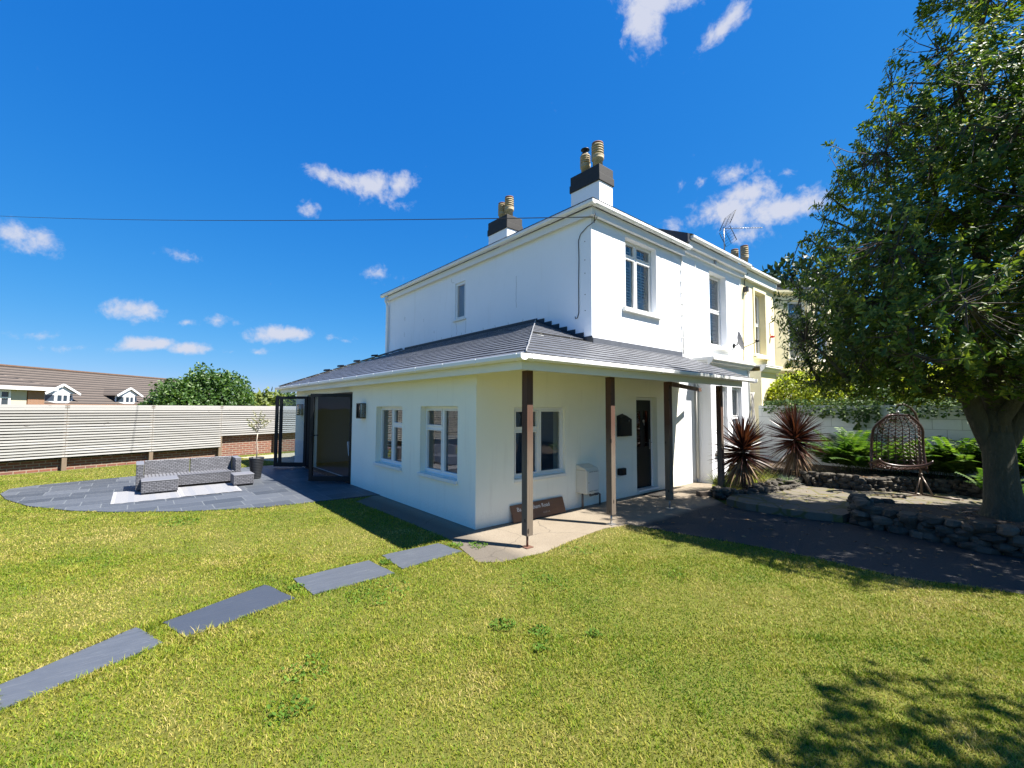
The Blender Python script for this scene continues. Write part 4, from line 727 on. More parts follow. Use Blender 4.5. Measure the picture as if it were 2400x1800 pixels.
chimney(ch_, 12.15, 12.60, 1.0, 1.75, 5.9, 6.36, 6.70, [(12.37, 1.53, .12, .66), (12.37, 1.2, .125, .70)], m_cream, None, (0, 1))
b = MB(); b.box((11.02, -.03, 4.0), (11.10, -.001, 4.33)); b.build('wall_plate', m_sill, ch_); b = MB(); b.lathe((11.06, -.06, 3.92), [(0, -.04), (.05, -.03), (.06, 0), (.05, .03), (0, .04)], 10); b.build('alarm_bell', M('red_plastic', (0.5, 0.02, 0.02), 0.4, 0.05), ch_)
b = MB(); b.tube([(9.2, -.12, 5.5), (9.16, -.04, 5.3), (9.2, -.03, 5.1), (9.24, -.06, 5.0), (9.18, -.05, 4.9)], .012, 6); b.box((9.14, -.12, 4.98), (9.24, -.01, 5.12)); b.tube([(9.2, -.02, 5.0), (9.1, -.012, 4.0), (9.06, -.012, 3.0)], .006, 5); b.build('wall_cable', m_cable, ch_)

# ================================================================== FENCE AND BRICK WALL
F0 = Vector((-5.10, 11.72, 0)); FD = Vector((.9517, .3070, 0)).normalized(); FN = Vector((FD.y, -FD.x, 0))   # FN points to the garden
m, t, p = new_mat('silvered_slats'); P = pos(t); a_ = N(t, 'ShaderNodeCombineXYZ'); Lk(t, vdot(t, P, FD), a_.inputs[0]); sx = N(t, 'ShaderNodeSeparateXYZ'); Lk(t, P, sx.inputs[0]); Lk(t, sx.outputs[2], a_.inputs[1])
gr = noise_(t, stretch(t, a_.outputs[0], (1.2, 26, 1)), 3.0, 7, 0.65, 0.4); c = mixc(t, gr, (0.30, 0.293, 0.28), (0.47, 0.463, 0.45))
c = mixc(t, math_(t, 'MULTIPLY', island(t), .55), c, mixc(t, 1.0, c, (0.80, 0.77, 0.74), 'MULTIPLY'))
k = N(t, 'ShaderNodeMapRange'); Lk(t, noise_(t, stretch(t, a_.outputs[0], (2.6, 12, 1)), 2.0, 4, 0.6, 0.5), k.inputs[0]); k.inputs[1].default_value = 0.655; k.inputs[2].default_value = 0.72; c = mixc(t, math_(t, 'MULTIPLY', k.outputs[0], .8), c, (0.06, 0.045, 0.032))
Lk(t, c, p.inputs['Base Color']); p.inputs['Roughness'].default_value = 0.85; p.inputs['Specular IOR Level'].default_value = 0.2; bump(t, p, gr, 0.3, 0.004); m_slat = m
m_fpost = M('fence_post_timber', (0.17, 0.125, 0.085), 0.85, 0.3, 6, 0.3, 20, sc=(8, 8, 1)); m_fdark = M('fence_back_rail', (0.022, 0.018, 0.015), 0.9, 0.3)
fence = thing('slatted_fence', 'long silvered horizontal slat fence at the back of the lawn', 'fence', tuple(F0))
def fpt(s_, off, z): return F0 + FD * s_ + FN * off + Vector((0, 0, z))
bays = [(-5.76, -3.84), (-3.84, -1.92), (-1.92, 0), (0, 1.895), (1.895, 3.82), (3.82, 5.75), (5.75, 7.7), (7.7, 9.6)]
for i, (a, b) in enumerate(bays):
    low = .30 if b <= 3.83 else .70
    mb = MB(); z = 1.76; first = True
    for zz, hh in ((1.72, .076), (1.644, .068)):
        mb.obox(fpt((a + b) / 2, .055, zz), FD * ((b - a) / 2 - .004), FN * .010, Vector((0, 0, hh / 2)))
    z = 1.592
    while z - .05 > low:
        j = random.uniform(-.003, .003); mb.obox(fpt((a + b) / 2, .055 + random.uniform(-.002, .002), z - .025 + j), FD * ((b - a) / 2 - .003), FN * .010, Vector((0, random.uniform(-.002, .002), .0225))); z -= .0735
    mb.build('slat_panel', m_slat, fence)
    rl = MB(); rl.obox(fpt((a + b) / 2, .035, low + .08), FD * ((b - a) / 2 - .07), FN * .008, Vector((0, 0, .03)))
    bk = MB(); bk.obox(fpt((a + b) / 2, -.055, (1.70 + low) / 2), FD * ((b - a) / 2 - .003), FN * .009, Vector((0, 0, (1.68 - low) / 2))); bk.build('back_boards', m_fdark, fence)  # backing coloured near-black to stand in for shade behind the slats
    for s_ in (a + (b - a) * .5,): rl.obox(fpt(s_, .036, (1.70 + low) / 2), FD * .03, FN * .007, Vector((0, 0, (1.66 - low) / 2)))
    rl.build('back_rail', m_fdark, fence)
for s_ in [b_[0] for b_ in bays] + [9.6]:
    mb = MB(); mb.obox(fpt(s_, 0, .85), FD * .05, FN * .05, Vector((0, 0, .86))); mb.obox(fpt(s_, .068, 1.735), FD * .045, FN * .004, Vector((0, 0, .008))); mb.obox(fpt(s_, .068, 1.685), FD * .045, FN * .004, Vector((0, 0, .008))); mb.build('fence_post', m_fpost, fence)
m_brick = brick_mat('red_brick', FD, (0.20, 0.072, 0.042), (0.14, 0.058, 0.042), (0.27, 0.22, 0.17), 0.225, 0.075, 0.010)
bw = MB(); bw.obox(fpt(2, -.16, .42), FD * 8, FN * .055, Vector((0, 0, .44))); bw.obox(fpt(2, -.16, .89), FD * 8, FN * .065, Vector((0, 0, .03)))
tag(bw.build('brick_wall', m_brick), 'low red brick wall behind the slatted fence', 'wall')
# ================================================================== NEIGHBOUR BUILDING beyond the fence (own frame: l to the right of the view axis, d ahead)
h2 = Vector((FWD.x, FWD.y, 0)).normalized(); r2_ = Vector((h2.y, -h2.x, 0)); c2 = Vector((CAM_LOC[0], CAM_LOC[1], 0))
def B_(l, d, z): return c2 + r2_ * l + h2 * d + Vector((0, 0, z))
m, t, p = new_mat('concrete_tiles'); P = pos(t); zz = N(t, 'ShaderNodeSeparateXYZ'); Lk(t, P, zz.inputs[0]); w_ = N(t, 'ShaderNodeMath', operation='FRACT'); Lk(t, math_(t, 'MULTIPLY', zz.outputs[2], 3.5), w_.inputs[0])
c = mixc(t, noise_(t, P, 1.3, 6, .7), (0.046, 0.037, 0.031), (0.085, 0.068, 0.056)); c = mixc(t, math_(t, 'LESS_THAN', w_.outputs[0], 0.3), c, (0.015, 0.012, 0.011)); c = mixc(t, math_(t, 'GREATER_THAN', w_.outputs[0], 0.82), c, (0.15, 0.12, 0.10))
Lk(t, c, p.inputs['Base Color']); p.inputs['Roughness'].default_value = 0.9; bump(t, p, w_.outputs[0], .8, .05); m_tile = m
nb = thing('neighbour_building', 'long brown tiled roof building with white dormers beyond the fence', 'building', tuple(B_(-50, 46, 0)))
ZR = 5.92; sl_ = .62
mb = MB(); rz = lambda l: ZR - (l + 52) * sl_
mb.quad(B_(-43.2, 20, rz(-43.2)), B_(-43.2, 72, rz(-43.2)), B_(-52, 72, ZR), B_(-52, 20, ZR)); mb.quad(B_(-52, 20, ZR), B_(-52, 72, ZR), B_(-61, 72, 0.3), B_(-61, 20, 0.3)); mb.build('roof', m_tile, nb)
mb = MB(); mb.bar(B_(-52, 20, ZR + .04), B_(-52, 72, ZR + .04), .3, .14); mb.build('ridge_tiles', M('ridge_tile', (0.17, 0.10, 0.065), 0.9, 0.4, 3), nb)
m_bpier = brick_mat('orange_brick', h2, (0.28, 0.11, 0.05), (0.22, 0.09, 0.042), (0.3, 0.24, 0.18))
mb = MB(); mb.quad(B_(-43.6, 20, -1), B_(-43.6, 72, -1), B_(-43.6, 72, 2.0), B_(-43.6, 20, 2.0)); mb.quad(B_(-61, 20, -1), B_(-43.6, 20, -1), B_(-43.6, 20, 1), B_(-52, 20, ZR - .2), B_(-61, 20, .3)); mb.build('wall', m_bpier, nb)
m_dark_tile = M('dark_hung_tile', (0.022, 0.019, 0.019), 0.8, 0.3, 3)
for dc in (44.9, 52.8):
    hw = 1.45; zb, ze_, zp = 2.08, 3.18, 4.02; lf, lb = -46.0, -51.5
    mb = MB(); mb.quad(B_(lf - .3, dc - hw, 0), B_(lb, dc - hw, 0), B_(lb, dc - hw, ze_), B_(lf - .3, dc - hw, ze_)); mb.quad(B_(lf - .3, dc + hw, 0), B_(lb, dc + hw, 0), B_(lb, dc + hw, ze_), B_(lf - .3, dc + hw, ze_)); dm_ = mb.build('dormer', m_dark_tile, nb)
    mb = MB()   # gabled roof with white bargeboards
    for s_ in (-1, 1): mb.quad(B_(lf + .25, dc, zp), B_(lb, dc, zp), B_(lb, dc + s_ * (hw + .3), ze_ - .1), B_(lf + .25, dc + s_ * (hw + .3), ze_ - .1))
    mb.build('dormer_roof', m_tile, dm_)
    mb = MB()
    for s_ in (-1, 1): mb.bar(B_(lf + .28, dc + s_ * .02, zp - .06), B_(lf + .28, dc + s_ * (hw + .32), ze_ - .17), .05, .2)
    mb.add([B_(lf + .1, dc - hw, ze_ - .12), B_(lf + .1, dc + hw, ze_ - .12), B_(lf + .1, dc, zp - .1)], [(0, 1, 2)]); mb.build('bargeboard', m_upvc, dm_)
    mb = MB(); zt = ze_ - .1   # canted three-light window bay
    pl = [(lf - .3, dc - hw + .02), (lf + .12, dc - .62), (lf + .12, dc + .62), (lf - .3, dc + hw - .02)]
    for (la, da), (lb2, db) in zip(pl, pl[1:]):
        mb.bar(B_(la, da, zb + .09), B_(lb2, db, zb + .09), .08, .2); mb.bar(B_(la, da, zt - .09), B_(lb2, db, zt - .09), .08, .2)
        for f_ in ((.06, .94) if abs(la - lb2) > .1 else (.04, .52, .96)): mb.bar(B_(la + (lb2 - la) * f_, da + (db - da) * f_, zb + .192), B_(la + (lb2 - la) * f_, da + (db - da) * f_, zt - .192), .12, .11, (h2.x, h2.y, 0))
    wn = mb.build('window', m_upvc, dm_)
    mb = MB()
    for (la, da), (lb2, db) in zip(pl, pl[1:]): mb.quad(B_(la, da, zb + .1), B_(lb2, db, zb + .1), B_(lb2, db, zt - .1), B_(la, da, zt - .1))
    mb.build('pane', M('dark_window', (0.035, 0.05, 0.07), 0.08, 0.2, 1), wn)
# wing with eaves, cream panel and brick pier
mb = MB(); e1 = 38.3; mb.quad(B_(-39.6, 22, 3.35), B_(-39.6, e1, 3.35), B_(-45.2, 33, 5.75), B_(-45.2, 22, 5.75)); mb.quad(B_(-39.6, e1, 3.35), B_(-50.5, e1, 3.35), B_(-45.2, 33, 5.75)); mb.build('wing_roof', m_tile, nb)
mb = MB(); mb.obox(B_(-39.62, 30, 3.22), r2_ * .04, h2 * 8.4, Vector((0, 0, .14))); mb.build('wing_fascia', m_upvc, nb)
mb = MB(); mb.obox(B_(-40.2, 37.1, 1), r2_ * .15, h2 * .65, Vector((0, 0, 2.1))); mb.build('brick_pier', m_bpier, nb)
mb = MB(); mb.obox(B_(-40.25, 30, 1), r2_ * .15, h2 * 6.4, Vector((0, 0, 2.1))); mb.obox(B_(-43.5, 37.7, 1), r2_ * 3.2, h2 * .05, Vector((0, 0, 2.3))); mb.build('wing_wall', M('cream_panel', (0.45, 0.42, 0.33), 0.8, 0.06), nb)
mb = MB(); wd = 34.35
for z in (1.7, 2.42, 2.95): mb.obox(B_(-40.06, wd, z), r2_ * .04, h2 * .8, Vector((0, 0, .06)))
for d in (-.74, .1, .74): mb.obox(B_(-40.05, wd + d, 2.3), r2_ * .04, h2 * .07, Vector((0, 0, .66)))
wn = mb.build('window', m_upvc, nb); mb = MB(); mb.obox(B_(-40.085, wd, 2.3), r2_ * .01, h2 * .76, Vector((0, 0, .64))); mb.build('pane', M('dark_window_glass', (0.04, 0.05, 0.06), 0.1, 0.2, 1), wn)

# ================================================================== PATIO FURNITURE
m, t, p = new_mat('grey_wicker'); P = pos(t); pu = vdot(t, P, (1, 1, 0)); zz = N(t, 'ShaderNodeSeparateXYZ'); Lk(t, P, zz.inputs[0]); cb = N(t, 'ShaderNodeCombineXYZ'); Lk(t, pu, cb.inputs[0]); Lk(t, zz.outputs[2], cb.inputs[1])
b = N(t, 'ShaderNodeTexBrick', offset=0.5); Lk(t, cb.outputs[0], b.inputs['Vector']); b.inputs['Scale'].default_value = 1; b.inputs['Brick Width'].default_value = 0.07; b.inputs['Row Height'].default_value = 0.032; b.inputs['Mortar Size'].default_value = 0.007; b.inputs['Mortar Smooth'].default_value = 0.6
b.inputs['Color1'].default_value = (0.10, 0.10, 0.11, 1); b.inputs['Color2'].default_value = (0.15, 0.15, 0.165, 1); b.inputs['Mortar'].default_value = (0.022, 0.022, 0.026, 1); Lk(t, b.outputs['Color'], p.inputs['Base Color']); p.inputs['Roughness'].default_value = 0.5; bump(t, p, b.outputs['Fac'], -0.8, .006); m_wick = m
m_wtop = M('grey_plastic_top', (0.145, 0.148, 0.165), 0.5, 0.08, 20)
def seat_box(root, x0, x1, y0, y1, h, lid=True):
    b = MB(); b.box((x0 + .006, y0 + .006, .05), (x1 - .006, y1 - .006, h - .022)); b.build('wicker_side', m_wick, root, .01)
    if lid: b = MB(); b.box((x0, y0, h - .022), (x1, y1, h)); b.build('top', m_wtop, root, .008)
    for x in (x0 + .04, x1 - .04):
        for y in (y0 + .04, y1 - .04): MB().box((x - .02, y - .02, .018), (x + .02, y + .02, .05)).build('foot', m_black, root)
so_ = thing('wicker_sofa', 'long grey wicker sofa with high back on the patio', 'sofa', (-2.7, 6.85, .018))
b = MB(); b.box((-3.50, 6.56, .06), (-1.93, 7.08, .27)); b.build('seat_base', m_wick, so_, .01)
b = MB()
for i in range(26): x = -3.49 + i * .0603; b.box((x, 6.55, .272), (x + .038, 7.06, .284))
b.build('seat_slats', m_wtop, so_)
for x0, x1 in ((-3.50, -2.72), (-2.712, -1.93)): b = MB(); b.obox(((x0 + x1) / 2, 7.10, .415), ((x1 - x0) / 2 - .002, 0, 0), (0, .035, 0), (0, .02, .155)); b.build('backrest', m_wick, so_, .01)
for x0, x1, y0 in ((-3.63, -3.505, 6.44), (-1.925, -1.80, 6.60)):
    b = MB(); b.box((x0 + .004, y0, .05), (x1 - .004, 7.18, .545)); ar = b.build('arm', m_wick, so_, .012); b = MB(); b.box((x0, y0 - .004, .546), (x1, 7.184, .562)); b.build('arm_cap', m_wtop, ar, .006)
for x in (-3.58, -1.86):
    for y in (6.66, 7.12): MB().box((x - .02, y - .02, .018), (x + .02, y + .02, .049)).build('foot', m_black, so_)
ot = thing('wicker_ottoman', 'large square grey wicker ottoman in front of the sofa', 'ottoman', (-3.26, 6.26, .018)); seat_box(ot, -3.55, -2.97, 5.97, 6.54, .285)
st_ = thing('wicker_side_table', 'small grey wicker box table at the right end of the sofa', 'table', (-1.85, 6.2, .018)); seat_box(st_, -2.04, -1.65, 5.95, 6.42, .265)
m, t, p = new_mat('outdoor_rug'); P = pos(t); w1 = N(t, 'ShaderNodeTexWave', wave_type='BANDS', bands_direction='Y'); w1.inputs['Scale'].default_value = 2.7; w1.inputs['Distortion'].default_value = 0; 
zg = N(t, 'ShaderNodeCombineXYZ'); sx = N(t, 'ShaderNodeSeparateXYZ'); Lk(t, P, sx.inputs[0]); Lk(t, sx.outputs[0], zg.inputs[0]); Lk(t, math_(t, 'ADD', sx.outputs[1], math_(t, 'MULTIPLY', math_(t, 'ABSOLUTE', math_(t, 'SUBTRACT', math_(t, 'FRACT', math_(t, 'MULTIPLY', sx.outputs[0], 5.0)), .5)), .10)), zg.inputs[1]); Lk(t, zg.outputs[0], w1.inputs['Vector'])
w2 = math_(t, 'GREATER_THAN', math_(t, 'FRACT', math_(t, 'MULTIPLY', sx.outputs[0], 3.3)), .72)
c = mixc(t, math_(t, 'MULTIPLY', math_(t, 'GREATER_THAN', w1.outputs['Fac'], .62), .8), (0.27, 0.27, 0.275), (0.075, 0.08, 0.10)); c = mixc(t, math_(t, 'MULTIPLY', w2, .35), c, (0.15, 0.165, 0.20)); Lk(t, c, p.inputs['Base Color']); p.inputs['Roughness'].default_value = .85; m_rug = m
m_rugb = M('rug_border', (0.27, 0.27, 0.285), .9, .05)
for (x0, x1, y0, y1), z0, l_ in (((-3.95, -2.94, 5.28, 6.68), .019, 'white and grey patterned rug under the square ottoman'), ((-2.96, -1.98, 5.28, 6.50), .024, 'white and grey patterned rug running towards the small side table')):
    rg = thing('outdoor_rug', l_, 'rug', ((x0 + x1) / 2, (y0 + y1) / 2, z0), 'patterned outdoor rugs on the patio'); MB().box((x0, y0, z0), (x1, y1, z0 + .006)).build('weave', m_rug, rg)
    b = MB()
    for a in ((x0, y0, x0 + .05, y1), (x1 - .05, y0, x1, y1)): b.box((a[0], a[1] - .001, z0 + .0062), (a[2], a[3] + .001, z0 + .0082))
    b.build('border', m_rugb, rg)
# potted olive
po = thing('potted_olive', 'thin olive standard in a ribbed black pot by the glass doors', 'plant', (-1.45, 6.9, .018)); PC = Vector((-1.45, 6.9, .018))
prof = [(.095, 0), (.10, .01)]
for i in range(12): z0 = .02 + i * .038; r = .10 + .055 * (z0 / .49); prof += [(r + .006, z0), (r + .010, z0 + .018), (r + .001, z0 + .033)]
prof += [(.165, .485), (.165, .50), (.15, .50), (.148, .46)]; b = MB(); b.lathe(PC, prof, 28, Matrix.Rotation(R(2), 3, 'X')); b.build('pot', M('black_pot', (0.03, 0.032, 0.036), 0.45, 0.2, 8), po)
b = MB(); b.lathe(PC, [(0, .44), (.148, .455)], 20); b.build('compost', m_soil, po)
b = MB(); top = PC + Vector((.01, 0, 1.08)); b.tube([PC + Vector((0, 0, .45)), PC + Vector((.012, 0, .7)), PC + Vector((-.006, 0, .9)), top], [.014, .012, .011, .010], 7); tw = []
for i in range(16):
    a = random.uniform(0, 6.28); e = random.uniform(.15, 1.2); L_ = random.uniform(.2, .42); d = Vector((math.cos(a) * math.cos(e), math.sin(a) * math.cos(e), math.sin(e) * 1.2)); s0 = top + Vector((0, 0, random.uniform(-.05, .25))); e0 = s0 + d * L_ * .55 + Vector((0, 0, .03)); e1 = s0 + d * L_; b.tube([s0, e0, e1], [.005, .0035, .002], 4); tw.append((s0, e0, e1))
b.tube([top, top + Vector((.01, 0, .3))], [.009, .004], 5); b.build('trunk', M('pale_bark', (0.40, 0.34, 0.27), .9, .2), po)
P = []; A = []
for s0, e0, e1 in tw:
    for k in range(24): f = random.uniform(.3, 1); q_ = s0.lerp(e1, f); P.append(q_); d = (e1 - s0).normalized(); A.append(np.array(d) * .5 + rng.normal(size=3) * .7)
leaves('foliage', foliage('olive_leaf', [(0, (.16, .17, .08)), (.6, (.30, .30, .15)), (1, (.42, .40, .22))]), po, np.array(P), np.array(A), rand_dirs(len(P)), rng.uniform(.035, .06, len(P)), rng.uniform(.006, .010, len(P)))

# ================================================================== GARDEN WALL, ROCKERY
m_block = brick_mat('painted_blockwork', (0, 1), (0.62, 0.65, 0.62), (0.58, 0.61, 0.59), (0.36, 0.38, 0.36), 0.44, 0.215, 0.006, 0.35, .85, .08)
tag(MB().box((9.05, -14, 0), (9.20, -.36, 1.80)).build('garden_wall', m_block), 'white painted block garden wall behind the hanging chair', 'wall')
m_stone = slate_mat('rockery_stone', (0.036, 0.032, 0.026), (0.10, 0.085, 0.064), (2, 2, 4), .9, (.20, .18, .135), .35, .5)
def stone(mb, c, sx, sy, sz, yaw):
    c = Vector(c); rot = Matrix.Rotation(yaw, 3, 'Z') @ Matrix.Rotation(random.uniform(-.13, .13), 3, 'X') @ Matrix.Rotation(random.uniform(-.1, .1), 3, 'Y'); P = []
    for z in (-1, -.35, .45, 1):
        k = {-1: .82, -.35: 1.0, .45: .98, 1: .76}[z]
        for i in range(8):
            a = (i + .5) / 8 * 2 * math.pi; x, y = math.cos(a), math.sin(a); q_ = max(abs(x), abs(y)); q_ = q_ ** .62; x, y = x / q_, y / q_
            P.append(c + rot @ Vector((x * sx * k * random.uniform(.78, 1.12), y * sy * k * random.uniform(.78, 1.12), z * sz * random.uniform(.9, 1.08))))
    F = [tuple(range(8))[::-1], tuple(range(24, 32))] + [(r * 8 + i, r * 8 + (i + 1) % 8, (r + 1) * 8 + (i + 1) % 8, (r + 1) * 8 + i) for r in range(3) for i in range(8)]; mb.add(P, F)
def stone_wall(name, label, path, h, th, z0=0.0, ls=.3, hs=.1, mat=m_stone):
    mb = MB(); pts = [Vector((*p_, 0)) for p_ in path]
    for a, b in zip(pts, pts[1:]):
        d = b - a; L_ = d.length; yaw = math.atan2(d.y, d.x); z = z0
        while z < z0 + h - hs * .4:
            hh = hs * random.uniform(.75, 1.35); s_ = random.uniform(-.1, 0)
            while s_ < L_:
                l = ls * random.uniform(.5, 1.3); q_ = a + d.normalized() * (s_ + l / 2); n = Vector((-d.y, d.x, 0)).normalized(); stone(mb, (q_.x + n.x * random.uniform(-.03, .03), q_.y + n.y * random.uniform(-.03, .03), z + hh / 2), l / 2 * 1.06, th / 2 * random.uniform(.8, 1.2), hh / 2 * 1.1, yaw); s_ += l
            z += hh * .93
    return tag(mb.build(name, mat), label, 'stone wall')
stone_wall('dry_stone_wall', 'mossy dry stone wall holding the bed under the big tree', [(5.45, -3.6), (5.05, -3.25), (4.5, -3.42), (4.32, -4.12), (4.15, -4.62), (4.15, -5.2), (4.7, -6.2), (6.0, -7.6)], .32, .24, 0, .22, .085)
stone_wall('dry_stone_wall', 'low dry stone wall behind the paved platform and ferns', [(7.0, -1.98), (7.12, -2.35), (7.18, -2.8), (7.6, -3.25), (7.98, -3.62), (8.18, -4.12), (7.8, -4.9)], .27, .18, .11, .17, .06)
stone_wall('rockery_edge', 'tumbled rockery stones under the nearer red spiky plant', [(6.9, -1.9), (6.2, -1.9), (5.7, -1.8), (5.2, -1.62), (4.95, -1.42), (4.78, -1.22), (5.0, -1.05)], .15, .17, .03, .15, .06)
rk = MB()
for i in range(46): s_ = random.random(); stone(rk, (5.3 + s_ * 1.9 + random.uniform(-.1, .1), -1.62 - s_ * .2 + random.uniform(-.14, .22), .15 + random.uniform(0, .10)), random.uniform(.05, .12), random.uniform(.04, .09), random.uniform(.02, .05), random.uniform(0, 3))
tag(rk.build('scattered_rocks', m_stone), 'broken flat stones scattered between the two spiky plants', 'rocks', None, 'stuff')
bd = MB(); bd.obox((4.98, -.95, .05), (.25, -.12, 0), (.03, .06, 0), (0, 0, .045)); tag(bd.build('timber_edging', m_post), 'short timber edging board beside the last porch post', 'edging board')
# leaf litter on soil beds and drive edge
P = np.concatenate([np.column_stack([rng.uniform(4.3, 8.8, 1500), rng.uniform(-7.5, -3.3, 1500), np.full(1500, .256)]), np.column_stack([rng.uniform(6.5, 9, 500), rng.uniform(-4.5, -.5, 500), np.full(500, .366)])]); P = P[in_poly(P, BED1) | ((P[:, 2] > .3) & in_poly(P, BED2))]
P2 = np.column_stack([rng.uniform(2.2, 7.6, 260), rng.uniform(-4.9, -1.4, 260), np.full(260, .012)]); k1 = in_poly(P2, APRON); k2 = in_poly(P2, PLAT); P2[k2, 2] = .124; P = np.concatenate([P, P2[k1 | k2]]); A = rand_dirs(len(P)); A[:, 2] *= .15
tag(leaves('leaf_litter', foliage('dead_leaf', [(0, (.10, .05, .02)), (.6, (.22, .13, .05)), (1, (.36, .26, .12))], .7, .1), None, P, A, np.tile([0, 0, 1.], (len(P), 1)) + rand_dirs(len(P)) * .3, rng.uniform(.04, .08, len(P)), rng.uniform(.012, .02, len(P))), 'fallen leaves scattered on beds and drive', None, None, 'stuff')

# ================================================================== PLANTS
m_cord = foliage('cordyline_leaf', [(0, (.014, .005, .006)), (.5, (.034, .009, .008)), (.85, (.07, .020, .012)), (1, (.13, .05, .028))], .4, .3); m_dead = foliage('dead_blade', [(0, (.09, .04, .02)), (.6, (.19, .12, .065)), (1, (.34, .25, .15))], .7, .15)
def blades(name, mat, par, base, dirs, L, w, droop, seg=4):
    n = len(base); A = unit(dirs); B = unit(np.cross(A, np.tile([0, 0, 1.], (n, 1)) + rng.normal(size=(n, 3)) * .05)); C_ = np.cross(B, A); ro = rng.normal(size=(n, 1)) * .75; B = B * np.cos(ro) + C_ * np.sin(ro); V = []; L = L[:, None]; w = w[:, None]; droop = droop[:, None]
    for i in range(seg + 1):
        f = i / seg; c = base + A * L * f + np.array([0, 0, -1.]) * droop * L * f * f; ww = w * (1 - f ** 2.2) * (0.55 + .45 * min(1, f * 4)); V += [c - B * ww, c + B * ww]
    V = np.stack(V, 1).reshape(-1, 3); k = 2 * (seg + 1); i = np.arange(n)[:, None] * k; F = np.concatenate([i + [[2 * j, 2 * j + 1, 2 * j + 3, 2 * j + 2]] for j in range(seg)], 0); return np_mesh(name, V, F, mat, par)
def cordyline(label, x, y, z0, zc, Rr, n=300):
    c = thing('cordyline', label, 'plant', (x, y, z0), 'red spiky plants by the garden wall'); s = MB(); s.tube([(x, y, z0 - .05), (x + .01, y, (z0 + zc) / 2), (x, y, zc + .12)], [.05, .042, .03], 8); s.build('trunk', M('cordyline_trunk', (.12, .08, .06), .9, .3, 20), c)
    el = np.minimum(rng.uniform(-.75, .95, n) + np.abs(rng.normal(size=n)) * .3, 1.5) ; a = rng.uniform(0, 6.283, n); d = np.column_stack([np.cos(a) * np.cos(el), np.sin(a) * np.cos(el), np.sin(el)]); base = np.column_stack([x + d[:, 0] * .03, y + d[:, 1] * .03, zc + np.clip(el, -.9, 1.5) * .17])
    blades('foliage', m_cord, c, base, d, Rr * rng.uniform(.88, 1.12, n), rng.uniform(.014, .021, n), rng.uniform(.0, .12, n) * np.cos(el))
    n2 = 110; a = rng.uniform(0, 6.283, n2); el = rng.uniform(-1.1, -.15, n2); d = np.column_stack([np.cos(a) * np.cos(el), np.sin(a) * np.cos(el), np.sin(el)]); base = np.column_stack([np.full(n2, x), np.full(n2, y), zc - rng.uniform(.08, .3, n2)]); blades('dead_leaves', m_dead, c, base, d, Rr * rng.uniform(.65, 1.1, n2), rng.uniform(.012, .019, n2), rng.uniform(.25, .75, n2))
cordyline('nearer dark red spiky plant beside the last porch post', 5.62, -1.32, .13, .84, .60); cordyline('farther red spiky plant against the white garden wall', 7.35, -1.72, .36, 1.02, .64)
def tuft(name, label, x, y, z, n, L, w, mat, r=.12):
    a = rng.uniform(0, 6.283, n); el = rng.uniform(.3, 1.35, n); d = np.column_stack([np.cos(a) * np.cos(el), np.sin(a) * np.cos(el), np.sin(el)]); rr = rng.uniform(0, r, n); base = np.column_stack([x + rr * np.cos(a), y + rr * np.sin(a), np.full(n, z)]); tag(blades(name, mat, None, base, d, L * rng.uniform(.6, 1.1, n), np.full(n, w), rng.uniform(.1, .5, n) * np.cos(el), 3), label, 'plant')
m_tuft = foliage('sedge_leaf', [(0, (.07, .12, .03)), (.5, (.20, .24, .06)), (1, (.38, .34, .12))]); m_blue = foliage('blue_fescue_leaf', [(0, (.15, .22, .20)), (1, (.38, .48, .45))])
tuft('grass_tuft', 'wide green and yellow grass tuft behind the nearer red spiky plant', 6.35, -1.20, .13, 700, .46, .004, m_tuft, .34); tuft('grass_tuft', 'green grass tuft between the bay and the nearer red spiky plant', 5.75, -.85, .13, 300, .36, .004, m_tuft, .16); tuft('grass_tuft', 'short green grass tuft in front of the nearer red spiky plant', 5.35, -1.18, .1, 260, .26, .0035, m_tuft, .14); tuft('blue_fescue', 'small blue grey grass tuft between the two red spiky plants', 6.75, -1.72, .14, 320, .26, .0028, m_blue, .10)
m_fern = foliage('fern_frond', [(0, (.02, .055, .008)), (.5, (.05, .11, .015)), (1, (.15, .22, .035))], .5, .4)
def fern(label, x, y, z, n, L0, spread=.25):
    P = []; A = []; Nn = []; Ls = []; W_ = []; st = MB()
    for _ in range(n):
        a = random.uniform(0, 6.283); el = random.uniform(.95, 1.4); L = 1.35 * L0 * random.uniform(.7, 1.1); o = Vector((x + spread * random.uniform(-1, 1), y + spread * random.uniform(-1, 1), z)); d = Vector((math.cos(a), math.sin(a), 0)); sd = Vector((-d.y, d.x, 0)); dr = random.uniform(.25, .6); k = 17; prev = o
        for i in range(1, k + 1):
            f = i / k; q_ = o + d * (L * f * math.cos(el) * (1 + .5 * f)) + Vector((0, 0, L * (f * math.sin(el) - dr * f * f * .8))); tg = (q_ - prev).normalized(); up = sd.cross(tg) * -1
            if f > .12:
                for s_ in (-1, 1): P.append(q_); A.append(sd * s_ * 1.0 + tg * .45 + Vector((0, 0, -.12))); Nn.append(up + Vector((0, 0, .3))); Ls.append(L * .25 * math.sin(min(1, f * 1.25 + .1) * math.pi * .82) + .012); W_.append(L * .026)
            prev = q_
        st.tube([o, o + d * L * .3 * math.cos(el) + Vector((0, 0, L * .28)), prev], [.004, .003, .001], 3)
    fr = thing('fern', label, 'fern', (x, y, z), 'ferns along the garden wall'); leaves('fronds', m_fern, fr, np.array(P), np.array(A), np.array(Nn), np.array(Ls), np.array(W_), .1, .1); st.build('stalks', M('fern_stalk', (.12, .16, .05), .7, .1), fr)
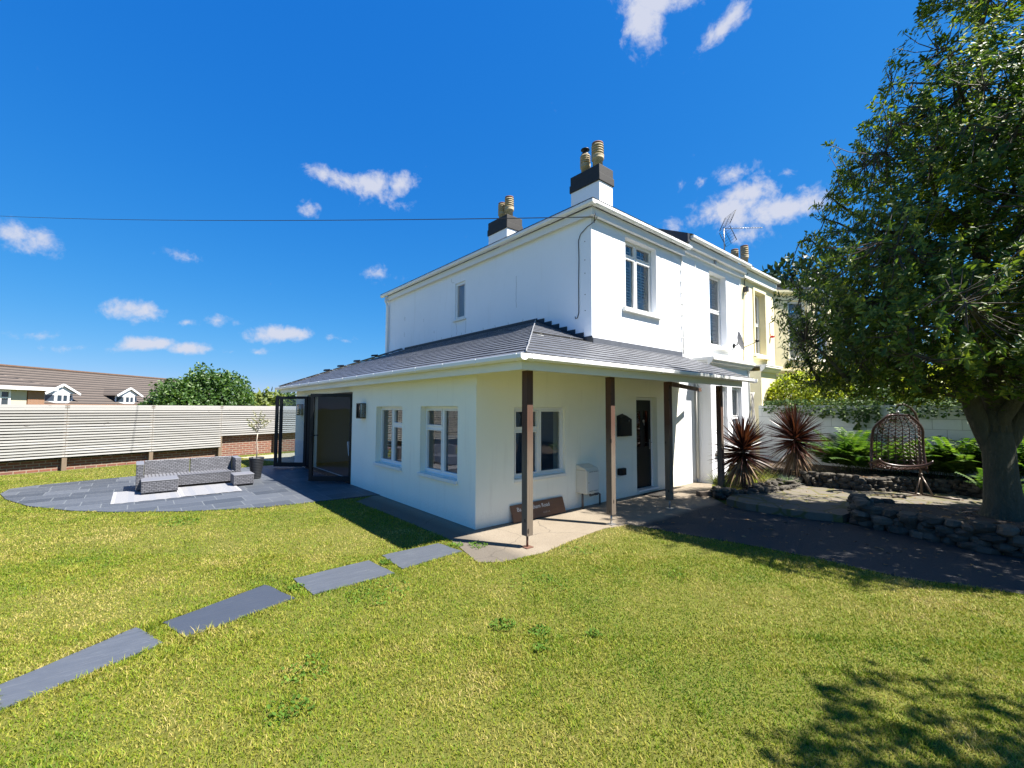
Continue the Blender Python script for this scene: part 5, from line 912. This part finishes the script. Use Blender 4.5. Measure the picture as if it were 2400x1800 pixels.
for l_, x, y, z, n, L0, s_ in (('big green fern to the left of the hanging chair', 8.3, -2.55, .36, 60, .85, .3), ('fern directly behind the hanging chair basket', 8.55, -3.2, .36, 40, .75, .28), ('bright yellow green fern to the right of the hanging chair', 8.6, -3.95, .36, 60, .72, .3), ('tall fern half hidden behind the big tree trunk', 8.6, -4.85, .36, 46, .95, .25), ('low fern at the foot of the big tree trunk', 7.0, -4.75, .25, 26, .5, .15)): fern(l_, x, y, z, n, L0, s_)
# ---- trees
def foliage_points(n, f): 
    out = []
    while sum(map(len, out)) < n:
        P = rng.uniform(-1, 1, (n * 4, 3)); out.append(P[f(P)])
    return np.concatenate(out)[:n]
def lump(P, s, seed):
    q_ = P * s + seed; return np.sin(q_[:, 0] + 1.7 * np.sin(q_[:, 1] * 1.3)) * np.sin(q_[:, 1] * 1.1 + 1.3 * np.sin(q_[:, 2] * 1.7)) + .6 * np.sin(q_[:, 2] * 1.9 + q_[:, 0] * 1.4)
def limb(mb, a, b, r0, r1, wob=.06, n=7, seg=7):
    a, b = Vector(a), Vector(b); L = (b - a).length; P = [a.lerp(b, i / seg) + Vector((random.uniform(-1, 1), random.uniform(-1, 1), random.uniform(-1, 1))) * (wob * L if 0 < i < seg else 0) for i in range(seg + 1)]; mb.tube(P, [r0 + (r1 - r0) * (i / seg) ** .8 for i in range(seg + 1)], n); return P
def simple_tree(name, label, group, base, crown_c, rad, n, leaf, mat, bark, lumps=1.1, trunk_r=.15, cat='tree', shell=.45, seed=3.):
    base, cc, rad = np.array(base, float), np.array(crown_c, float), np.array(rad, float); tr = thing(name, label, cat, tuple(base), group)
    P = rand_dirs(n) * (rng.uniform(shell ** 3, 1, (n, 1)) ** (1 / 3.)); s_ = 1 + .16 * lump(P * rad, lumps, seed)[:, None] + rng.normal(size=(n, 1)) * .04; P = cc + P * rad * s_; keep = lump(P, lumps * 1.7, seed + 5) > -.95; P = P[keep & (P[:, 2] > .15)]; m_ = len(P)
    A = unit(P - cc) * .6 + rng.normal(size=(m_, 3)) * .7; leaves('crown', mat, tr, P, A, unit(P - cc) + rng.normal(size=(m_, 3)) * .6 + [0, 0, .5], leaf * rng.uniform(.7, 1.3, m_), leaf * rng.uniform(.24, .36, m_))
    mb = MB(); limb(mb, base - [0, 0, .1], cc, trunk_r, trunk_r * .5, .02)
    for _ in range(9): d = rand_dirs(1)[0]; d[2] = abs(d[2]) * .7; limb(mb, base * .35 + cc * .65, cc + d * rad * .85, trunk_r * .45, trunk_r * .06, .05, 5)
    mb.build('trunk', bark, tr); return tr
m_bark = M('dark_bark', (.085, .07, .055), .9, .4, 8, .8, 25)
m_maple = foliage('maple_leaf', [(0, (.02, .05, .010)), (.5, (.05, .11, .018)), (1, (.12, .19, .035))], .5, .3, .5); m_far = foliage('far_leaf', [(0, (.02, .045, .012)), (.6, (.05, .095, .022)), (1, (.12, .16, .04))], .6, .3, .3); m_far2 = foliage('far_leaf_yellow', [(0, (.07, .10, .02)), (.6, (.14, .18, .035)), (1, (.24, .26, .06))], .6, .3, .3)
def bt(l, d, z): return tuple(B_(l, d, z))
simple_tree('round_tree', 'round bushy green tree above the fence beside the tiled roof', None, bt(-24.3, 35, 0), bt(-24.3, 35, 2.0), (3.05, 3.05, 2.75), 18000, .24, m_maple, m_bark, .9, .3)
simple_tree('round_tree', 'smaller green bush tree leaning against the tiled roof', None, bt(-27.5, 34, 0), bt(-27.3, 34, 1.0), (1.6, 1.6, 1.7), 4500, .2, m_maple, m_bark, 1.2, .15)
FT = 'distant trees beyond the fence'
for l_, l, d, z, r_, mm in (('far yellowish tree beside the round tree', -28.5, 50, 1.2, 3.0, m_far2), ('far dark tree line clump left of the roof eaves', -31, 58, 1.3, 4.0, m_far), ('far dark tree seen just under the eaves corner', -33, 70, 1.4, 4.6, m_far), ('far tree seen through the open glass door', -26.5, 66, 1.2, 4.4, m_far), ('faint far tree behind the open glass door edge', -22, 75, 1.2, 5.0, m_far)):
    simple_tree('far_tree', l_, FT, bt(l, d, 0), bt(l, d, z), (r_, r_, 2.6), 3000, .5, mm, m_bark, .6, .25)
# shrubs and trees beyond the garden wall
m_yel = foliage('golden_shrub_leaf', [(0, (.10, .15, .012)), (.4, (.26, .31, .025)), (.8, (.44, .45, .05)), (1, (.56, .54, .10))], .5, .4, 1.6); m_mid = foliage('hedge_leaf', [(0, (.02, .05, .010)), (.6, (.055, .11, .02)), (1, (.14, .20, .035))], .45, .3, 1.5)
SH = 'shrubs beyond the garden wall'
for nm, l_, b0, cc, rd, n, lf, mm in (
    ('golden_shrub', 'golden green shrub above the wall next to the cream bay', (9.85, -1.05, 0), (9.75, -1.0, 2.1), (.5, .75, .68), 3200, .085, m_yel), ('golden_shrub', 'tall golden shrub behind the farther red spiky plant', (10.5, -1.9, 0), (10.1, -1.9, 2.1), (.8, .8, .7), 3200, .09, m_yel),
    ('green_shrub', 'darker green shrub at the middle of the wall top', (10.3, -2.8, 0), (10.0, -2.8, 2.0), (.8, .75, .65), 3200, .085, m_mid), ('golden_shrub', 'lime shrub above the wall behind the hanging chair', (10.2, -3.6, 0), (9.9, -3.6, 2.1), (.6, .65, .66), 2400, .09, m_yel),
    ('rose_bush', 'leafy rose bush above the wall right of the hanging chair', (10.0, -4.5, 0), (9.75, -4.45, 2.0), (.6, .6, .55), 1400, .10, m_mid), ('golden_shrub', 'golden shrub seen at the right edge beyond the trunk', (10.35, -5.2, 0), (10.3, -5.1, 2.3), (.65, .65, .8), 2600, .10, m_yel)):
    simple_tree(nm, l_, SH, b0, cc, rd, n, lf, mm, m_bark, 2.4, .04, 'shrub')
m_pine = foliage('pine_needles', [(0, (.010, .028, .012)), (.6, (.025, .055, .02)), (1, (.06, .10, .035))], .5, .1, .8)
simple_tree('dark_pine', 'dark evergreen tree top behind the cream house roof', None, (22, 2.6, 0), (22, 2.6, 6.3), (2.6, 2.6, 2.9), 6000, .32, m_pine, m_bark, 1.1, .3)
for l_, b0, cc, rd in (('dark evergreen hedge tree behind the lime shrub', (13.0, -3.6, 0), (13.0, -3.6, 2.6), (1.6, 1.6, 2.2)), ('dark evergreen hedge tree behind the rose bush', (13.4, -5.6, 0), (13.4, -5.4, 2.8), (1.7, 1.7, 2.4)), ('dark evergreen hedge tree near the cream bay', (13.6, -2.0, 0), (13.6, -2.2, 2.5), (1.2, 1.2, 2.0)), ('dark evergreen hedge tree behind the big trunk', (13.2, -7.6, 0), (13.2, -7.6, 2.8), (1.8, 1.8, 2.4))):
    simple_tree('hedge_tree', l_, 'dark hedge trees beyond the wall', b0, cc, rd, 4500, .14, m_pine, m_bark, 1.6, .12)
# ivy along the wall top
P = []
for y in np.arange(-8, -.5, .0022):
    g = .5 + .5 * math.sin(y * 2.7 + 1.3 * math.sin(y * 1.9)); on = g > .18
    if not on: continue
    P.append((9.05 + rng.uniform(-.14, .2), y, 1.76 + rng.uniform(-.10 - .12 * g, .12 + .10 * g)))
for y0, L_ in ((-1.05, .42), (-1.2, .3), (-2.55, .5), (-2.7, .38), (-2.85, .55), (-3.1, .3), (-4.3, .28), (-4.5, .2), (-1.9, .22), (-2.2, .3)):
    for k in range(int(130 * L_)): f = rng.uniform(0, 1); P.append((9.02 + rng.uniform(-.05, .01) - .1 * f * (1 - f), y0 + rng.normal() * .035 * (1.3 - f) + .10 * f * math.sin(y0 * 9), 1.74 - L_ * f))
P = np.array(P); A = np.column_stack([-np.abs(rng.normal(size=len(P))) * .6, rng.normal(size=len(P)) * .7, -np.abs(rng.normal(size=len(P))) * .5 + .1])
iv = thing('ivy', 'ivy trailing along the top of the white garden wall', 'ivy', (9.05, -3, 1.7)); leaves('foliage', foliage('ivy_leaf', [(0, (.02, .05, .012)), (.6, (.06, .11, .025)), (1, (.17, .22, .06))], .55, .25, 2.5, .25), iv, P, A, np.column_stack([-np.ones(len(P)), rng.normal(size=len(P)) * .4, np.full(len(P), .7)]), rng.uniform(.045, .085, len(P)), rng.uniform(.018, .034, len(P)))
# bare whitish creeper stems climbing the bay corner
cr = MB()
for k in range(7): x0 = 8.55 + random.uniform(-.06, .06); cr.tube([(x0 + .05 * math.sin(i * 1.1 + k * 2), -.40 + .03 * math.cos(i + k), .1 + i * .17) for i in range(13)], .012, 5)
tag(cr.build('creeper_stems', M('pale_stem', (.45, .43, .40), .9, .3, 12)), 'pale twisted creeper stems climbing the corner of the bay', 'climber')
# ---- the big evergreen tree
def big_tree():
    bz = Vector((5.35, -4.80, .20)); T = thing('evergreen_tree', 'large glossy leaved evergreen tree with a thick trunk by the stone wall', 'tree', tuple(bz)); mb = MB()
    fork = bz + Vector((.05, .03, 1.28))
    mb.tube([bz + Vector((0, 0, -.1)), bz + Vector((0, 0, .05)), bz + Vector((.01, .0, .22)), bz + Vector((.02, .01, .6)), bz + Vector((.03, .02, 1.0)), fork], [.30, .25, .20, .17, .165, .15], 14); mb.tube([fork - Vector((0, 0, .08)), fork + Vector((0, .0, .15)), fork + Vector((0, 0, .35))], [.165, .13, .04], 12)
    side = Vector((-.7617, .6479, 0)); fw = Vector((.647, .761, 0)); V = lambda s_, f, z: bz + side * s_ + fw * f + Vector((0, 0, z))
    mains = [limb(mb, fork - Vector((0, 0, .45)), V(.48, .2, 2.4), .13, .085, .02, 10), limb(mb, fork - Vector((0, 0, .3)), V(-.05, .1, 4.4), .15, .08, .015, 10), limb(mb, fork - Vector((0, 0, .4)), V(-.75, -.2, 2.5), .12, .085, .02, 10), limb(mb, fork - Vector((0, 0, .1)), V(.05, -.75, 2.9), .09, .06, .02, 8)]
    prof_z = np.array([1.85, 2.1, 2.5, 3.2, 3.8, 4.2, 4.9, 5.9, 6.6, 7.3, 8.2, 8.8]); prof_r = np.array([1.6, 2.4, 2.62, 2.68, 2.5, 2.2, 1.95, 1.7, 1.15, .85, .5, .1])
    n = 6200; Z = rng.uniform(1.88, 8.7, n * 3); a = rng.uniform(0, 2 * np.pi, n * 3); rr = np.interp(Z, prof_z, prof_r)
    P0 = np.column_stack([np.cos(a), np.sin(a), Z]); rr = rr * (1 - .36 * np.maximum(0, np.cos(a - .42)) ** 2 * (Z < 5.5)) * (1 + .07 * np.sin(3 * a + Z * 1.9) + .06 * np.sin(5 * a - Z * 3.1)); u = rng.uniform(0, 1, n * 3) ** .38; w = rr / 3.0; k = rng.uniform(0, 1, n * 3) < w ** 1.25 * 1.0
    P = np.column_stack([bz.x + np.cos(a) * rr * u, bz.y + np.sin(a) * rr * u, Z])[k]; u = u[k]
    gap = lump(P, 1.9, 2.2) + .5 * lump(P, 4.1, 7.7); P = P[(gap > -.55) | (u > .97) & (gap > -1.0)]; P = P[~((P[:, 2] < 2.15) & (rng.uniform(0, 1, len(P)) < .4))]; P = P[~((P[:, 2] > 5.9) & (rng.uniform(0, 1, len(P)) < .45))]
    if len(P) > n: P = P[:n]
    # limbs -> secondary nodes -> rosettes
    # ragged outer shoots, and thin places that let the sun through to the paving
    ns = 150; k = rng.choice(len(P), ns); Q = P[k].copy(); f_ = rng.uniform(1.02, 1.18, (ns, 1)); Q[:, :2] = np.array([bz.x, bz.y]) + (Q[:, :2] - [bz.x, bz.y]) * f_; Q[:, 2] += rng.uniform(0, .3, ns); P = np.concatenate([P, Q[Q[:, 2] > 2.5]])
    G = np.column_stack([P[:, 0] - .339 * P[:, 2], P[:, 1] + .546 * P[:, 2]]); r_ = rng.uniform(0, 1, len(P))
    P = P[~((in_poly(G, [(5.0, -1.75), (7.3, -1.9), (7.3, -2.9), (5.6, -2.95), (4.9, -2.4)]) & (r_ < .88)) | (in_poly(G, [(1.9, -1.15), (5.2, -1.15), (5.2, -.1), (1.9, -.1)]) & (r_ < .45)) | (in_poly(G, [(7.2, -2.2), (9.0, -2.2), (9, -4.6), (8, -4.6)]) & (r_ < .6)))]
    nodes = [Vector(q_) for m_ in mains for q_ in m_[2:]]; leader = V(-.05, .1, 4.4)
    nodes += limb(mb, leader, V(-.1, .05, 7.7), .085, .02, .012, 8, 9)[1:]; nodes += limb(mb, leader, V(.5, -.1, 6.6), .05, .015, .02, 7)[1:]
    sec = P[rng.choice(len(P), 230, replace=False)]; cen = np.array(bz) + [0, 0, 0]; secn = []
    sec = sorted(sec.tolist(), key=lambda q_: (q_[0] - bz.x) ** 2 + (q_[1] - bz.y) ** 2)
    for q_ in sec:
        q_ = Vector(q_); low = Vector((bz.x, bz.y, q_.z - .55 * math.hypot(q_.x - bz.x, q_.y - bz.y))); s0 = min(nodes, key=lambda m_: (m_ - q_).length + .7 * (m_ - low).length); L = (q_ - s0).length; mid = s0.lerp(q_, .5) + Vector((random.uniform(-.08, .08), random.uniform(-.08, .08), .06)) * L
        pts = [s0, s0.lerp(mid, .55) , mid, mid.lerp(q_, .5) + Vector((0, 0, .02)), q_]; mb.tube(pts, [.028, .023, .018, .013, .009], 5); nodes += [mid, q_]; secn += [mid, mid.lerp(q_, .5), q_]
    SN = np.array([tuple(q_) for q_ in secn]); tw = MB()
    D = np.linalg.norm(P[:, None] - SN[None], axis=2); near = D.argmin(1); dist = D.min(1); ok = dist < .75; P = P[ok]; near = near[ok]
    for q_, k_ in zip(P, near):
        s0 = Vector(SN[k_]); q_ = Vector(q_); tw.tube([s0, s0.lerp(q_, .55) + Vector((0, 0, -.05)), q_], [.008, .006, .004], 3, False)
    mb.build('trunk', m_tbark, T); tw.build('twigs', m_twig, T)
    # leaf rosettes: leaves fan out round each shoot tip, with a few along the shoot
    nl = 19; m_ = len(P); ax = unit(np.column_stack([P[:, 0] - bz.x, P[:, 1] - bz.y, np.full(m_, 1.1)]) + rng.normal(size=(m_, 3)) * .45)
    AX = np.repeat(ax, nl, 0); q_ = rand_dirs(m_ * nl); rad = unit(q_ - AX * np.sum(q_ * AX, 1, keepdims=True)); tilt = rng.uniform(-.15, .85, (m_ * nl, 1)); A = rad + AX * tilt
    back = rng.uniform(0, 1, (m_ * nl, 1)) ** 1.6 * .22; pp = np.repeat(P, nl, 0) - AX * back + rng.normal(size=(m_ * nl, 3)) * .018; young = np.repeat(rng.uniform(0, 1, m_), nl)
    size = rng.uniform(.058, .098, m_ * nl); leaves('crown', m_evg, T, pp, A, AX + rng.normal(size=(m_ * nl, 3)) * .25, size, size * rng.uniform(.17, .23, m_ * nl), .35, .12)
m_tbark = slate_mat('mossy_bark', (.030, .030, .018), (.115, .115, .078), (5, 5, 1.6), .95, (.20, .21, .16), .5, 0); m_tbark.node_tree.nodes['Bump'].inputs['Strength'].default_value = 1.0; m_tbark.node_tree.nodes['Bump'].inputs['Distance'].default_value = .05; m_twig = M('twig_bark', (.05, .038, .028), .8, .3, 10)
m_evg = foliage('evergreen_leaf', [(0, (.022, .050, .007)), (.4, (.06, .11, .014)), (.7, (.15, .20, .025)), (.9, (.33, .34, .045)), (1, (.46, .43, .09))], .5, .42, 1.5, .35)
big_tree()
simple_tree('garden_tree', 'leafy garden tree just out of frame shading the lawn corner', None, (2.1, -9.6, 0), (0.86, -8.22, 4.9), (1.25, 1.25, 1.0), 3600, .11, m_mid, m_bark, 2.2, .12, shell=.2)

# ================================================================== HANGING EGG CHAIR
hc = thing('hanging_chair', 'brown woven egg shaped hanging chair on a curved steel stand', 'chair', (7.45, -3.72, .12)); side = Vector((-.76, .65, 0)); fw = Vector((-.647, -.761, 0))    # fw faces the camera
O = Vector((7.45, -3.72, .12)); V = lambda s_, f, z: O + side * s_ + fw * f + Vector((0, 0, z))
m_rat = M('brown_rattan', (.075, .03, .022), .4, .35, 14); m_rim = M('dark_rattan_rim', (.055, .028, .022), .35, .2, 10); m_st = M('brown_steel', (.10, .075, .06), .35, .2, 10, metal=.4)
b = MB(); b.tube([V(0, 0, 0), V(.0, 0, .8), V(-.03, -.02, 1.1), V(-.02, -.02, 1.35), V(.05, 0, 1.52), V(.16, .02, 1.63), V(.30, .04, 1.68), V(.42, .05, 1.66)], .021, 9)
b.tube([V(0, 0, .38), V(.16, .05, .03)], .015, 7); b.tube([V(0, 0, .38), V(-.02, .20, .03)], .015, 7); b.tube([V(-.0, 0, .36), V(0, 0, .41)], .03, 8)
for s_, f in ((.75, .25), (-.25, .45), (.15, -.45)): b.tube([V(0, 0, .015), V(s_, f, .015)], .016, 7)
b.build('stand', m_st, hc)
b = MB(); b.tube([V(.42, .05, 1.66), V(.41, .05, 1.56), V(.40, .04, 1.46)], .006, 5); b.lathe(V(.41, .045, 1.53), [(.0, -.03), (.022, -.02), (.022, .02), (0, .03)], 8); b.build('chain', m_steel, hc)
# shell: back and seat of the basket as an interlaced lattice
bc = V(.40, .02, .95); side_, fw_ = side, fw; side = side_ * math.cos(.42) - fw_ * math.sin(.42); fw = fw_ * math.cos(.42) + side_ * math.sin(.42)
def shell(u, v):
    """u: 0..1 round the opening (left to right), v: 0..1 from the top of the back over the seat to the front lip"""
    sx = (u - .5) * 2; z = .56 - 1.06 * min(1, v / .72); wv = math.sin(min(1, .16 + v * 1.05) * math.pi * .56) ** .75
    if v < .72: depth = -.16 - .20 * math.sin(v / .72 * math.pi * .75); half = .37 * (.30 + .70 * math.sin(min(1, v / .24) * math.pi / 2)) * (1.0 + .10 * max(0, v - .24) / .48)
    else: t = (v - .72) / .28; depth = -.16 - .20 * math.sin(.75 * math.pi) + .52 * t; z = -.50 + .0 * t + .10 * t * t; half = .405 * (1 - .08 * t * t)
    wrap = (1 - math.cos(sx * math.pi / 2)); d = depth + .26 * wrap * (1 if v < .72 else .3); x = half * math.sin(sx * math.pi / 2); zz = z + (.0 if v < .72 else .12 * wrap)
    return bc + side * x + fw * d + Vector((0, 0, zz))
b = MB(); NU, NV = 11, 20
for i in range(NU + 1): b.tube([shell(i / NU, .02 + .98 * j / 22) + Vector((0, 0, .006 * math.sin(j * 2 + i))) for j in range(23)], .007, 5)
for j in range(1, NV + 1): b.tube([shell(i / 16, .02 + .98 * j / NV) for i in range(17)], .006, 5)
for k in range(-NV, NU + 6):
    for sg_ in (1, -1):
        P = []
        for j in range(0, 41):
            u = (k / NU + sg_ * j / 40 * 1.9 + (0 if sg_ > 0 else 0)); v = .02 + .98 * j / 40
            if 0 <= u <= 1: P.append(shell(u, v))
        if len(P) > 2: b.tube(P, .0055, 4)
b.build('basket', m_rat, hc)
b = MB(); rim = [shell(0, .02 + .98 * j / 24) for j in range(25)] + [shell(i / 14, 1.0) + Vector((0, 0, .01)) for i in range(1, 15)] + [shell(1, 1 - .98 * j / 24) for j in range(1, 25)] + [shell(1 - i / 8, .02) for i in range(1, 9)]; b.tube(rim, .021, 8, False); b.build('rim', m_rim, hc)
